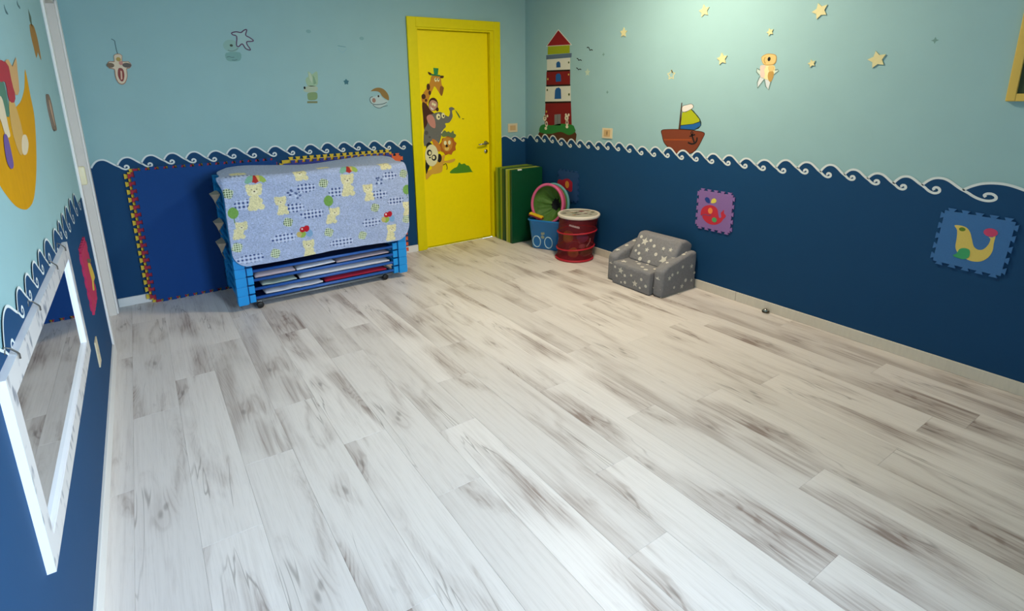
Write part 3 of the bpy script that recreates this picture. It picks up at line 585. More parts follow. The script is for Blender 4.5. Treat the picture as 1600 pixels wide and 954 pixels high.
decal('bear', 'B', [(col('b2c6c6'), smooth_closed([(1.7664,1.4584),(1.7785,1.4834),(1.8124,1.4796),(1.8548,1.4947),(1.881,1.4719),(1.9073,1.449),(1.935,1.4419),(1.9191,1.4165),(1.8822,1.3917),(1.8498,1.3782),(1.8026,1.394),(1.7708,1.4267)], 3), 0), (BLK, circ(*[(1.8481,1.4831)][0], .008, .010), 2), (col('9a7a6c'), circ(*[(1.8032,1.4481)][0], .017, .020), 2),
    (col('4a6468'), ('line', smooth_open([(1.7953,1.4799),(1.7744,1.474),(1.766,1.4521),(1.7776,1.4265),(1.804,1.4131),(1.8488,1.4119),(1.891,1.4172),(1.9235,1.4293)]), .006), 3), (col('4a6468'), ('line', smooth_open([(1.7901,1.4103),(1.8127,1.3905),(1.85,1.3798),(1.8857,1.3916),(1.9285,1.4001)]), .005), 3)], mb)
decal('wall_mark', 'B', [(col('3f7280'), star_pts(*[(1.5669,1.6061)][0], 0.026, 0.017, 90), 0)], None, 'small dark blue star mark beside the crescent moon sticker', 'mark', 'small marks on the back wall')
decal('wall_mark', 'B', [(col('8fb8c0'), ('line', smooth_open([(1.52,1.8821),(1.5372,1.8542),(1.563,1.8474),(1.5962,1.878)]), .008), 0), (col('6a97a0'), ('line', [(1.5188,1.898),(1.5866,1.8901)], .005), 0)], None, 'faint smile shaped scuff left of the yellow door frame', 'mark', 'small marks on the back wall')
for lab, q in (('faint grey scuff high above the rabbit sticker', [(1.289,2.0018)][0]), ('faint grey scuff near the top of the yellow door frame', [(1.7316,1.9637)][0])):
    decal('wall_mark', 'B', [(col('7fa9ad'), circ(q[0], q[1], .020, .014), 0)], None, lab, 'mark', 'small marks on the back wall')

# ---- murals on the left wall
mm = thing('moon_mural', center('L', *[(1.8831,1.2236)][0]), 'big golden moon mural with a seated figure in red and green', 'mural')
GOLD = M('paint_gold', 'cc9400', 0.7, 0.10, 14, spec=0.12, stretch=(1, 2, 1))
decal('moon', 'L', [(GOLD, smooth_closed([(2.679,1.6123),(2.665,1.521),(2.6545,1.4528),(2.5783,1.3736),(2.4218,1.2662),(2.2494,1.193),(2.1141,1.1818),(2.026,1.1939),(1.936,1.22),(1.8541,1.2636),(1.8056,1.3044),(1.8147,1.3698),(1.887,1.4506),(1.9766,1.517),(1.9665,1.4777),(2.04,1.4533),(2.1991,1.4628),(2.3194,1.4826),(2.4335,1.5012),(2.5707,1.5465)], 3), 0)], mm)
decal('trousers', 'L', [(col('4f7a66'), smooth_closed([(2.0967,1.5541),(2.1907,1.551),(2.1597,1.4636),(2.1082,1.4583),(2.0812,1.4864),(2.0398,1.5072)], 3), 2)], mm)
decal('jumper', 'L', [(col('a8323c'), smooth_closed([(2.1906,1.6155),(2.2743,1.6173),(2.3509,1.6157),(2.3182,1.5073),(2.2047,1.5006),(2.2095,1.5542),(2.1194,1.5572)], 3), 3)], mm)
decal('head', 'L', [(col('c9a06a'), smooth_closed([(2.2831,1.6195),(2.3518,1.6289),(2.3995,1.6093),(2.5123,1.6455),(2.4812,1.6008),(2.4235,1.5319),(2.3341,1.5191),(2.322,1.5684),(2.3286,1.606)], 2), 4)], mm)
decal('leg', 'L', [(SKN, smooth_closed([(2.0539,1.5123),(2.1007,1.502),(2.0923,1.4278),(2.0873,1.4011),(2.0268,1.4034),(2.0117,1.4414),(1.9989,1.4671)], 3), 3)], mm)
decal('leg', 'L', [(col('c9a25a'), smooth_closed([(2.2016,1.5006),(2.2884,1.4928),(2.3125,1.3945),(2.2181,1.3385),(2.1635,1.3516),(2.1428,1.4201)], 3), 2)], mm)
decal('foot', 'L', [(SKN, smooth_closed([(2.2908,1.3897),(2.3619,1.3888),(2.3719,1.3603),(2.3005,1.3335),(2.2287,1.3359),(2.2389,1.3633)], 3), 3)], mm)
decal('shoe', 'L', [(col('6a5490'), smooth_closed([(1.991,1.4055),(2.0426,1.4026),(2.0426,1.3397),(2.0248,1.3173),(1.9793,1.3183),(1.9558,1.3476)], 3), 4)], mm)
decal('starfish_mural', 'L', [(col('a07634'), smooth_closed([(3.0872,1.811),(3.2013,1.823),(3.242,1.8059),(3.2603,1.7557),(3.2311,1.6756),(3.1811,1.6981),(3.1666,1.7065),(3.0769,1.676),(3.0634,1.7174),(3.0548,1.7611)], 2), 0), (col('5a6a58'), ('line', [(3.1746,1.8691),(3.1393,1.8165)], 0.05), 0)], None, 'ochre starfish painted beneath a dark string near the door casing', 'mural')
decal('wall_plaque', 'L', [(col('7d6a5a'), smooth_closed([(3.1202,1.5216),(3.1833,1.522),(3.2112,1.4828),(3.2028,1.4134),(3.1975,1.3686),(3.1076,1.3717),(3.0846,1.4219),(3.0836,1.4743)], 3), 0, .006), (col('b89a80'), smooth_closed([(3.1334,1.5026),(3.1625,1.4831),(3.1615,1.4098),(3.1505,1.3855),(3.1237,1.4256),(3.1142,1.474)], 3), 1, .006)], None, 'narrow brown plaque hanging between the moon mural and the door casing', 'plaque')
decal('gull_mural', 'L', [(col('4f7076'), smooth_closed([(2.865,1.8762),(2.8777,1.8636),(2.9045,1.8606),(2.907,1.8512),(2.8711,1.8514),(2.8469,1.8594)], 2), 0)], None, 'dark painted gull nearest the ceiling above the ochre starfish', 'mural', 'painted gulls')
decal('gull_mural', 'L', [(col('4f7076'), smooth_closed([(2.5256,1.8166),(2.5375,1.8041),(2.5662,1.7949),(2.5672,1.7893),(2.5303,1.7891),(2.5186,1.8017)], 2), 0)], None, 'dark painted gull above the golden moon mural', 'mural', 'painted gulls')

# ---- animals on the yellow door
an = thing('animal_sticker', center('D', *[(2.3648,0.6787)][0]), 'jungle animal sticker peeking from the hinge side of the yellow door', 'sticker')
OR, DBR, GRY, EYE = col('c98a2e'), col('4a2a1a'), col('6f6e66'), col('efe6b0')
decal('giraffe', 'D', [(OR, smooth_closed([(2.2837,1.4288),(2.2954,1.4895),(2.3446,1.5497),(2.3796,1.6042),(2.3962,1.6551),(2.442,1.6672),(2.4911,1.6502),(2.5022,1.5789),(2.5224,1.5441),(2.5003,1.4736),(2.4767,1.4951),(2.4298,1.5611),(2.4073,1.5368),(2.3731,1.4759),(2.3411,1.4028),(2.3288,1.3821)], 3), 0),
    (DBR, smooth_closed([(2.3619,1.6948),(2.4002,1.6793),(2.3994,1.6623),(2.3717,1.6695)], 2), 1), (DBR, smooth_closed([(2.4915,1.6588),(2.5274,1.6576),(2.5208,1.6379),(2.492,1.638)], 2), 1), (col('8a5a26'), smooth_closed([(2.4871,1.5642),(2.5199,1.554),(2.522,1.5354),(2.5003,1.4736),(2.4771,1.5026)], 2), 1),
    (DBR, circ(*[(2.3055,1.4711)][0], .022, .024), 1), (DBR, circ(*[(2.359,1.5581)][0], .018, .030), 1), (DBR, circ(*[(2.3717,1.5042)][0], .014, .020), 1), (DBR, circ(*[(2.3288,1.4363)][0], .012, .014), 1),
    (EYE, circ(*[(2.4398,1.6222)][0], .013, .019), 1), (EYE, circ(*[(2.4683,1.6221)][0], .012, .018), 1), (BLK, circ(*[(2.443,1.6283)][0], .006, .007), 2), (BLK, circ(*[(2.47,1.6282)][0], .006, .007), 2)], an)
decal('hat', 'D', [(col('2f8a52'), [(2.4196,1.73),(2.4746,1.7256),(2.4649,1.6697),(2.4252,1.6721)], 3), (col('2a7a48'), [(2.3889,1.6768),(2.4918,1.6649),(2.4883,1.6526),(2.391,1.6623)], 3)], an)
decal('monkey', 'D', [(DBR, smooth_closed([(2.2886,1.4164),(2.3366,1.3967),(2.3693,1.3462),(2.4102,1.3073),(2.3449,1.2847),(2.3304,1.1976),(2.2961,1.1641),(2.29,1.2868)], 3), 1), (DBR, circ(*[(2.4032,1.3974)][0], .052, .062), 2), (DBR, circ(*[(2.444,1.35)][0], .016, .020), 2), (col('c0917a'), smooth_closed([(2.3546,1.39),(2.3764,1.4303),(2.4093,1.4345),(2.4441,1.4125),(2.4452,1.375),(2.4046,1.3375),(2.3666,1.3487)], 3), 3),
    (EYE, circ(*[(2.3977,1.4013)][0], .011, .014), 4), (EYE, circ(*[(2.4187,1.392)][0], .011, .014), 4), (col('efe8d8'), [(2.3683,1.381),(2.3983,1.3552),(2.4099,1.3599),(2.3978,1.3453),(2.3782,1.3534)], 4)], an)
decal('elephant', 'D', [(GRY, smooth_closed([(2.2893,1.0101),(2.2942,1.1554),(2.3254,1.2104),(2.3668,1.2964),(2.4105,1.3136),(2.4761,1.3239),(2.5331,1.2902),(2.5667,1.2787),(2.5819,1.3241),(2.5699,1.355),(2.603,1.3667),(2.635,1.3453),(2.6045,1.331),(2.6082,1.2745),(2.5702,1.2222),(2.5224,1.2141),(2.5299,1.1817),(2.4899,1.1452),(2.469,1.0756),(2.4403,1.0257),(2.3839,1.0653)], 3), 3),
    (col('c98a78'), smooth_closed([(2.3279,1.2854),(2.3743,1.3048),(2.412,1.2544),(2.4141,1.1784),(2.3728,1.188),(2.338,1.235)], 3), 5), (EYE, circ(*[(2.4508,1.2806)][0], .023, .029), 5), (EYE, circ(*[(2.5037,1.29)][0], .019, .026), 5), (BLK, circ(*[(2.4565,1.2779)][0], .008, .010), 6), (BLK, circ(*[(2.5079,1.286)][0], .008, .010), 6),
    (col('55544e'), circ(*[(2.3158,1.1354)][0], .020), 5), (col('55544e'), circ(*[(2.3493,1.0929)][0], .010), 5), (EYE, [(2.4714,1.1269),(2.4975,1.1512),(2.4814,1.1199)], 5)], an)
decal('lion', 'D', [(col('d9a63a'), smooth_closed([(2.2922,0.6861),(2.2963,0.7644),(2.3554,0.7851),(2.3653,0.8365),(2.4489,0.895),(2.5091,0.91),(2.499,0.8515),(2.6132,0.8661),(2.6091,0.8397),(2.5507,0.8273),(2.4983,0.8357),(2.4773,0.8005),(2.4645,0.7486),(2.397,0.7351),(2.3528,0.7328)], 3), 5), (col('c98034'), smooth_closed([(2.3697,1.0687),(2.4127,1.0597),(2.4611,0.9984),(2.4513,0.9471),(2.4086,0.9761)], 3), 5), (col('b5651f'), star_pts(*[(2.5459,0.9992)][0], .098, .082, 90, 9), 6), (OR, circ(*[(2.536,1.0129)][0], .060, .070), 7),
    (EYE, circ(*[(2.5142,1.0274)][0], .015, .021), 8), (EYE, circ(*[(2.5606,1.0283)][0], .015, .021), 8), (BLK, circ(*[(2.5293,0.9977)][0], .013, .013), 8), (col('e3c05e'), smooth_closed([(2.5049,0.985),(2.5285,0.9782),(2.5573,0.984),(2.5439,0.9535),(2.5141,0.9556)], 2), 8), (DBR, ('line', smooth_open([(2.4824,0.8133),(2.5128,0.8239),(2.5264,0.7895),(2.5207,0.7633)]), .008), 6)], an)
decal('leaf_crown', 'D', [(col('6a7a4e'), smooth_closed([(2.4767,1.1138),(2.5122,1.1504),(2.5336,1.13),(2.5562,1.1378),(2.581,1.1209),(2.609,1.1428),(2.6153,1.1125),(2.6405,1.0981),(2.6135,1.0669),(2.5468,1.0904),(2.4946,1.087)], 2), 8)], an)
decal('panda', 'D', [(BLK, smooth_closed([(2.2938,0.8815),(2.3357,0.826),(2.3146,0.7823),(2.2922,0.7412)], 2), 6), (BLK, circ(*[(2.3404,1.0041)][0], .034, .040), 6), (BLK, circ(*[(2.444,0.8849)][0], .026, .042), 6), (col('e6dfae'), circ(*[(2.3621,0.9174)][0], .071, .105), 7),
    (BLK, circ(*[(2.3374,0.9452)][0], .027, .030), 8), (BLK, circ(*[(2.3856,0.8935)][0], .027, .030), 8), (EYE, circ(*[(2.3416,0.9423)][0], .014, .017), 9), (EYE, circ(*[(2.3814,0.8965)][0], .014, .017), 9), (BLK, circ(*[(2.3408,0.8984)][0], .010, .008), 8)], an)
decal('reed', 'D', [(col('5c7a3c'), smooth_closed([(2.6391,1.335),(2.6611,1.3176),(2.6927,1.2713),(2.686,1.256),(2.6674,1.2852)], 2), 3), (DBR, [(2.712,1.255),(2.7425,1.2498),(2.7223,1.2441)], 3)], an)
decal('bush', 'D', [(col('4f8a1e'), smooth_closed([(2.5646,0.723),(2.5939,0.766),(2.6407,0.7833),(2.6655,0.8243),(2.6911,0.8032),(2.7273,0.8082),(2.7502,0.7872),(2.7784,0.7793),(2.8117,0.7228),(2.8114,0.7132)], 3), 0)], an)

# ---- sockets and switches
IVORY = M('ivory_plastic', 'd8c8a6', 0.4, 0.03, 20)
def plate(name, plane, u, z, wu, wz, label, cat, parts):
    t = thing(name, center(plane, u, z), label, cat)
    decal('plate', plane, [(IVORY, [(u-wu/2, z-wz/2), (u+wu/2, z-wz/2), (u+wu/2, z+wz/2), (u-wu/2, z+wz/2)], 0, 0.008)], t)
    for nm, mt, pts in parts: decal(nm, plane, [(mt, pts, 2, 0.008)], t)
def rect(u, z, a, b_): return [(u-a/2, z-b_/2), (u+a/2, z-b_/2), (u+a/2, z+b_/2), (u-a/2, z+b_/2)]
plate('light_switch', 'B', 3.302, 1.135, 0.118, 0.088, 'cream light switch between the yellow door and the corner', 'switch', [('rocker', M('switch_tan', 'c9a878', 0.4), rect(3.302, 1.135, .07, .05))])
plate('wall_socket', 'R', 3.440, 1.132, 0.118, 0.088, 'cream wall switch between lighthouse and sailboat', 'switch', [('rocker', M('switch_tan', 'c9a878', 0.4), rect(3.440, 1.132, .075, .06)), ('toggle', col('9a7c50'), rect(3.440, 1.132, .008, .03))])
plate('cover_plate', 'L', 2.950, 0.350, 0.085, 0.125, 'white blank plate low on the navy wall below the mirror corner', 'plate', [('screw_cap', col('b8b4a8'), rect(2.950, 0.350, .02, .02))])
ds = thing('door_stop', (XR-0.040, 1.850, 0), 'small round metal door stop on the floor by the skirting', 'door stop')
V, Fc = lathe_geo([(0.021, 0), (0.021, 0.010), (0.017, 0.022), (0.008, 0.030), (0.0, 0.032)], n=20); mesh('dome', V, Fc, CHROME, None, ds, True, local=True)
V, Fc = lathe_geo([(0.0225, 0.006), (0.0235, 0.011), (0.0225, 0.016), (0.0200, 0.011), (0.0225, 0.006)], n=20); mesh('rubber_ring', V, Fc, DARKM, None, ds, True, local=True)

# ---- mirror on the left wall
mir = thing('wall_mirror', (XL, 1.968, 0.497), 'long wall mirror in a white frame with grey leaf print', 'mirror')
def leafprint():
    mt = bpy.data.materials.new('frame_leaf_print'); mt.use_nodes = True; nt = mt.node_tree; b = nt.nodes['Principled BSDF']; b.inputs['Roughness'].default_value = 0.35
    tc = nt.nodes.new('ShaderNodeTexCoord'); mp = nt.nodes.new('ShaderNodeMapping'); mp.inputs['Rotation'].default_value = (R(35), 0, 0); mp.inputs['Scale'].default_value = (1, 22, 9)
    vo = nt.nodes.new('ShaderNodeTexVoronoi'); vo.inputs['Scale'].default_value = 1.6
    mr = nt.nodes.new('ShaderNodeMapRange'); mr.inputs[1].default_value = 0.32; mr.inputs[2].default_value = 0.42; mr.inputs[3].default_value = 0.95; mr.inputs[4].default_value = 0.0
    nz = nt.nodes.new('ShaderNodeTexNoise'); nz.inputs['Scale'].default_value = 26; nz.inputs['Detail'].default_value = 3
    mu = nt.nodes.new('ShaderNodeMath'); mu.operation = 'MULTIPLY'
    mx = nt.nodes.new('ShaderNodeMix'); mx.data_type = 'RGBA'; mx.inputs[6].default_value = (*hexc('d6d4d2'), 1); mx.inputs[7].default_value = (*hexc('82868f'), 1)
    nt.links.new(tc.outputs['Object'], mp.inputs[0]); nt.links.new(mp.outputs[0], vo.inputs['Vector']); nt.links.new(vo.outputs['Distance'], mr.inputs[0]); nt.links.new(tc.outputs['Object'], nz.inputs['Vector'])
    nt.links.new(mr.outputs[0], mu.inputs[0]); nzr = nt.nodes.new('ShaderNodeMapRange'); nzr.inputs[1].default_value = 0.35; nzr.inputs[2].default_value = 0.6; nt.links.new(nz.outputs['Fac'], nzr.inputs[0]); nt.links.new(nzr.outputs[0], mu.inputs[1]); nt.links.new(mu.outputs[0], mx.inputs[0]); nt.links.new(mx.outputs[2], b.inputs['Base Color'])
    return mt
LEAF = leafprint()
EDGEW = M('frame_edge_white', 'e8eaf0', 0.35, 0.02, 20)
my0, my1, mz0, mz1, fw, ft = 1.332, 2.604, 0.497, 0.963, 0.056, 0.020
def frame_bar(y0, y1, z0, z1, horiz, side):
    # mitred bar with white sides and printed face
    if horiz:
        i = fw
        outer, inner = (z0, z1) if side < 0 else (z1, z0)
        q = [(my0, outer), (my1, outer), (my1-i, inner), (my0+i, inner)]
    else:
        i = fw
        outer, inner = (y0, y1) if side < 0 else (y1, y0)
        q = [(outer, mz0), (outer, mz1), (inner, mz1-i), (inner, mz0+i)]
    V = [(XL+0.002, a, b_) for a, b_ in q] + [(XL+ft, a, b_) for a, b_ in q]
    Fc = [(4, 5, 6, 7), (0, 1, 5, 4), (1, 2, 6, 5), (2, 3, 7, 6), (3, 0, 4, 7), (0, 3, 2, 1)]
    return mesh('frame', V, Fc, [LEAF, EDGEW], [0, 1, 1, 1, 1, 1], mir)
frame_bar(my0, my1, mz0, mz0+fw, True, -1); frame_bar(my0, my1, mz1-fw, mz1, True, 1)
frame_bar(my0, my0+fw, mz0, mz1, False, -1); frame_bar(my1-fw, my1, mz0, mz1, False, 1)
MIRM = bpy.data.materials.new('mirror_silver'); MIRM.use_nodes = True; b = MIRM.node_tree.nodes['Principled BSDF']; b.inputs['Metallic'].default_value = 1; b.inputs['Roughness'].default_value = 0.015; b.inputs['Base Color'].default_value = (0.80, 0.82, 0.83, 1)
nz = MIRM.node_tree.nodes.new('ShaderNodeTexNoise'); nz.inputs['Scale'].default_value = 3; mr = MIRM.node_tree.nodes.new('ShaderNodeMapRange'); mr.inputs[3].default_value = 0.010; mr.inputs[4].default_value = 0.022
MIRM.node_tree.links.new(nz.outputs['Fac'], mr.inputs[0]); MIRM.node_tree.links.new(mr.outputs[0], b.inputs['Roughness'])
box('glass', XL+0.004, XL+0.010, my0+fw-.004, my1-fw+.004, mz0+fw-.004, mz1-fw+.004, MIRM, mir)
box('inner_trim', XL+0.009, XL+0.0195, my0+fw, my1-fw, mz0+fw-.001, mz0+fw+.010, EDGEW, mir)
box('inner_trim', XL+0.009, XL+0.0195, my1-fw-.010, my1-fw+.001, mz0+fw+.010, mz1-fw, EDGEW, mir)
for k, yy in enumerate((1.458, 1.787, 2.212, 2.480)):
    tube('hook', [(XL+0.004, yy-0.012, mz1+0.012), (XL+0.004, yy-0.004, mz1+0.026), (XL+0.012, yy, mz1+0.020), (XL+0.022, yy+0.004, mz1+0.006), (XL+ft+0.004, yy+0.006, mz1+0.001), (XL+ft+0.004, yy+0.006, mz1-0.010)], 0.0019, M('wire_grey', '6b6a66', 0.35, metal=0.8), mir, 6)

# ================================================================== BIG PUZZLE MATS BEHIND THE COTS
def big_mat(name, x0, x1, y, mat, label, h=1.012, th=0.013, lean=0.018, nx=None, z0=0.0, shift=0.0):
    nt_ = 17; tab = 0.022; pts = []
    X0, X1, Z0, Z1 = x0+tab, x1-tab, z0+tab, z0+h-tab
    def side(ax, ay, bx_, by_, n, ph):
        L = math.hypot(bx_-ax, by_-ay); ux, uy = (bx_-ax)/L, (by_-ay)/L; nx_, ny_ = uy, -ux
        p = L/n; out = [(ax, ay)]
        for i in range(n):
            c = (i+.5+ph)*p; w_ = p*.27
            if c+w_ > L-0.004 or c-w_ < 0.004: continue
            for s, d in ((c-w_+.003, 0), (c-w_-.003, tab), (c+w_+.003, tab), (c+w_-.003, 0)): out.append((ax+ux*s+nx_*d, ay+uy*s+ny_*d))
        return out
    n1 = nt_; n2 = max(4, int(round((X1-X0)/0.058)))
    pts = side(X0, Z0, X1, Z0, n2, shift) + side(X1, Z0, X1, Z1, n1, shift) + side(X1, Z1, X0, Z1, n2, shift) + side(X0, Z1, X0, Z0, n1, shift)
    V = []
    for dy in (0, th):
        for x, z in pts: V.append((x, y+dy+lean*z/h, z))
    n = len(pts)
    Fc = [tuple(range(n)), tuple(range(2*n-1, n-1, -1))] + [(k, (k+1) % n, n+(k+1) % n, n+k) for k in range(n)]
    o = mesh(name, V, Fc, mat, None, None, False, ((x0+x1)/2, y, z0))
    return tag(o, label, 'foam mat', 'large puzzle mats leaning on the back wall')
MYEL, MRED, MBLU = M('mat_yellow', 'd6b93c', 0.8, 0.06, 120, 0.05), M('mat_red', 'a32a3e', 0.8, 0.06, 120, 0.05), M('mat_blue', '043f80', 0.85, 0.05, 90, 0.05)
MPUR, MORG = M('mat_indigo', '33408c', 0.8, 0.06, 120, 0.05), M('mat_orange', 'e0663a', 0.8, 0.06, 120, 0.05)
big_mat('puzzle_mat', -0.118, 0.915, 4.6055, MYEL, 'yellow puzzle mat, rearmost of the leaning stack nearest the doorway')
big_mat('puzzle_mat', -0.096, 0.925, 4.5920, MRED, 'red puzzle mat sandwiched between yellow and blue mats')
big_mat('puzzle_mat', -0.078, 0.940, 4.5785, MBLU, 'large navy blue puzzle mat leaning in front of red and yellow edges', h=1.020, shift=0.5)
big_mat('puzzle_mat', 1.010, 2.030, 4.5910, MORG, 'orange puzzle mat peeking out at the blanket corner by the yellow door', h=0.972)
big_mat('puzzle_mat', 0.945, 1.950, 4.6055, MYEL, 'yellow puzzle mat leaning behind the blanket towards the yellow door', h=1.010, shift=0.2)
big_mat('puzzle_mat', 0.950, 1.940, 4.5765, MPUR, 'indigo puzzle mat, foremost behind the blanket', h=0.985, shift=0.2)

# ================================================================== COT STACK
CYAN, CYAND = M('cot_plastic', '1593dc', 0.38, 0.04, 25), M('cot_plastic_slot_shade', '0c4f86', 0.5)
RAIL, SLING = M('cot_rail', '2c5fae', 0.4, 0.05, 30), M('cot_sling', '15336f', 0.8, 0.08, 80, 0.1, stretch=(1, 8, 1))
CX0, CX1, CY0, CY1 = 0.432, 1.748, 4.000, 4.560
PITCH, NC, CZ = 0.0682, 13, 0.042
def cot_leg(sx, sy):
    """corner post with sleeve, foot and inner tab; sx/sy = outward signs, cot-local coordinates"""
    hx, hy = (CX1-CX0)/2, (CY1-CY0)/2
    bm = bmesh.new()
    def b4(a0, a1, c0, c1, z0, z1, bev, mi=0):
        xs = sorted((sx*(hx-a0), sx*(hx-a1))); ys = sorted((sy*(hy-c0), sy*(hy-c1)))
        bx(bm, xs[0], xs[1], ys[0], ys[1], z0, z1, bev, 2, mi)
    b4(0.000, 0.072, 0.000, 0.075, 0.006, 0.0672, 0.0022)        # sleeve
    b4(0.003, 0.069, 0.002, 0.072, 0.000, 0.008, 0.001)         # foot that nests in the cot below
    b4(0.0800, 0.120, 0.004, 0.060, 0.008, 0.0640, 0.0025)       # tab that holds the rail
    b4(0.060, 0.100, 0.016, 0.060, 0.004, 0.0660, 0.0, 1)       # recessed web, slot shade put into its darker blue
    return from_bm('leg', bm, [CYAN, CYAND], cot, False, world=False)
cot = thing('stacking_cot', ((CX0+CX1)/2, (CY0+CY1)/2, CZ), '', 'cot', 'cots in the stack')
hx, hy = (CX1-CX0)/2, (CY1-CY0)/2
for sx in (-1, 1):
    for sy in (-1, 1): cot_leg(sx, sy)
    xs = sorted((sx*(hx-0.010), sx*(hx-0.055)))
    box('end_bar', xs[0], xs[1], -hy+0.07, hy-0.07, 0.022, 0.055, CYAN, cot, 0.006, world=False)
for sy in (-1, 1): tube('rail', [(-hx+0.10, sy*(hy-0.017), 0.034), (hx-0.10, sy*(hy-0.017), 0.034)], 0.0115, RAIL, cot, 10, local=True)
V = []; Fc = []; nn = 12
for i in range(nn+1):
    t = -1+2*i/nn; z = 0.030-0.014*(1-t*t)
    V += [(-hx+0.125, t*(hy-0.020), z), (hx-0.125, t*(hy-0.020), z), (-hx+0.125, t*(hy-0.020), z-.004), (hx-0.125, t*(hy-0.020), z-.004)]
for i in range(nn):
    a, c = 4*i, 4*i+4
    Fc += [(a, a+1, c+1, c), (a+2, c+2, c+3, a+3), (a, c, c+2, a+2), (a+1, a+3, c+3, c+1)]
mesh('sling', V, Fc, SLING, None, cot, True, local=True)
ORD = ['lowest', 'second', 'third', 'fourth', 'fifth', 'sixth', 'seventh', 'eighth', 'ninth', 'tenth', 'eleventh', 'twelfth', 'topmost']
cots = [cot] + [copy_tree(cot, None, ((CX0+CX1)/2, (CY0+CY1)/2, CZ+PITCH*k)) for k in range(1, NC)]
for k, c in enumerate(cots):
    c['label'] = ('lowest bright blue stacking cot, just above the wheeled dolly' if k == 0 else 'topmost bright blue stacking cot, right under the patterned blanket' if k == NC-1 else ORD[k]+' bright blue stacking cot counted up from the dolly')
# dolly with castors
STEEL = M('dolly_steel', '9a9b98', 0.4, 0.05, 20, metal=0.3); TYRE = M('castor_black', '1b1a1a', 0.5)
dolly = thing('cot_dolly', ((CX0+CX1)/2, (CY0+CY1)/2, 0), 'grey steel dolly with black castors under the cot stack', 'dolly')
for yy in (4.050, 4.510): tube('rail', [(CX0+0.124, yy, 0.0395), (CX1-0.124, yy, 0.0395)], 0.009, STEEL, dolly, 8)
for xx in (0.60, 1.56): tube('crossbar', [(xx, 4.050, 0.0395), (xx, 4.510, 0.0395)], 0.0085, STEEL, dolly, 8)
for xx, yy in ((0.575, 4.020), (1.560, 4.055), (0.60, 4.50), (1.56, 4.50)):
    cs = box('castor', xx-0.013, xx+0.013, yy-0.006, yy+0.006, 0.026, 0.0500, STEEL, dolly, 0.002)
    V, Fc = lathe_geo([(0.0, -0.012), (0.020, -0.012), (0.024, -0.008), (0.0245, 0.0), (0.024, 0.008), (0.020, 0.012), (0.0, 0.012)], n=20)
    mesh('wheel', [(xx+v.x, yy-0.017+v.z, 0.0245+v.y) for v in V], Fc, TYRE, None, cs, True)
# bedding folded inside the cots
def bedding(x0, x1, k, h, mat, label, wav=0.004, seed=0, y0=4.022, y1=4.40, tilt=0.0, taper=False):
    rg = random.Random(seed); nx, ny = 28, 10; z0 = CZ+PITCH*k+0.0485
    ph = [rg.uniform(0, 6.28) for _ in range(4)]
    V = []; Fc = []
    for lay in (0, 1):
        for i in range(nx+1):
            for j in range(ny+1):
                s, t = i/nx, j/ny
                e = min(1.0, min(s, 1-s)*8)**.5 * min(1.0, (t)*9+0.0)**.5
                hh = h*(0.35+0.65*e)*(1-(.75*s if taper else 0))
                x = x0+(x1-x0)*s; y = y0+(y1-y0)*t
                wv = wav*(math.sin(x*31+ph[0])+.6*math.sin(x*57+ph[1]))*(1-t*.5)
                zz = z0 + tilt*(s) + (0 if lay == 0 else hh+wv*.8)
                if lay == 0: zz = z0+tilt*s+max(0, wv*.3)
                V.append((x+wv*(1 if j == 0 else 0), y, min(zz, z0+0.0300)))
    n = (nx+1)*(ny+1)
    for lay in (0, 1):
        for i in range(nx):
            for j in range(ny):
                a = lay*n+i*(ny+1)+j; q = (a, a+ny+1, a+ny+2, a+1); Fc.append(q if lay else q[::-1])
    def wall_(ids):
        for a, c in zip(ids[:-1], ids[1:]): Fc.append((a, c, c+n, a+n))
    wall_([i*(ny+1) for i in range(nx+1)]); wall_([i*(ny+1)+ny for i in range(nx, -1, -1)]); wall_(list(range(ny, -1, -1))); wall_([nx*(ny+1)+j for j in range(ny+1)])
    return tag(mesh('folded_sheet', V, Fc, mat, None, None, True, ((x0+x1)/2, (y0+y1)/2, z0)), label, 'bedding', 'sheets folded into the cots')
SHW, SHP, SHR, SHG = M('sheet_white', 'd2d0d6', 0.85, 0.05, 40, 0.1), M('sheet_pink_grey', 'b9a8b0', 0.85, 0.05, 40, 0.1), M('blanket_red', '9c1836', 0.9, 0.08, 60, 0.1), M('sheet_pale_green', 'a7b5ac', 0.85, 0.05, 40, 0.1)
bedding(0.62, 1.035, 0, 0.022, SHW, 'crumpled white sheet beside the red blanket in the lowest gap', 0.006, 1)
bedding(1.060, 1.570, 0, 0.032, SHR, 'folded dark red blanket between the lowest cots', 0.001, 2)
bedding(0.605, 0.850, 1, 0.014, SHG, 'small pale green sheet edge in the second cot gap', 0.004, 3)
bedding(0.875, 1.600, 1, 0.029, SHW, 'long smooth white sheet filling the second cot gap', 0.001, 4)
bedding(0.565, 0.850, 2, 0.031, SHP, 'thick pale folded sheet under the blanket corner', 0.001, 5)
bedding(0.860, 1.150, 2, 0.016, M('sheet_bright', 'e6e6ec', 0.8, 0.03, 30), 'thin bright white sheet tilted in the third cot gap', 0.001, 6, tilt=0.010)
bedding(1.165, 1.600, 2, 0.019, SHP, 'pinkish grey sheet in the third cot gap towards the yellow door', 0.001, 7, tilt=0.006)
CLOTH = M('cloth_beige', 'b8ad9c', 0.9, 0.08, 50, 0.1)
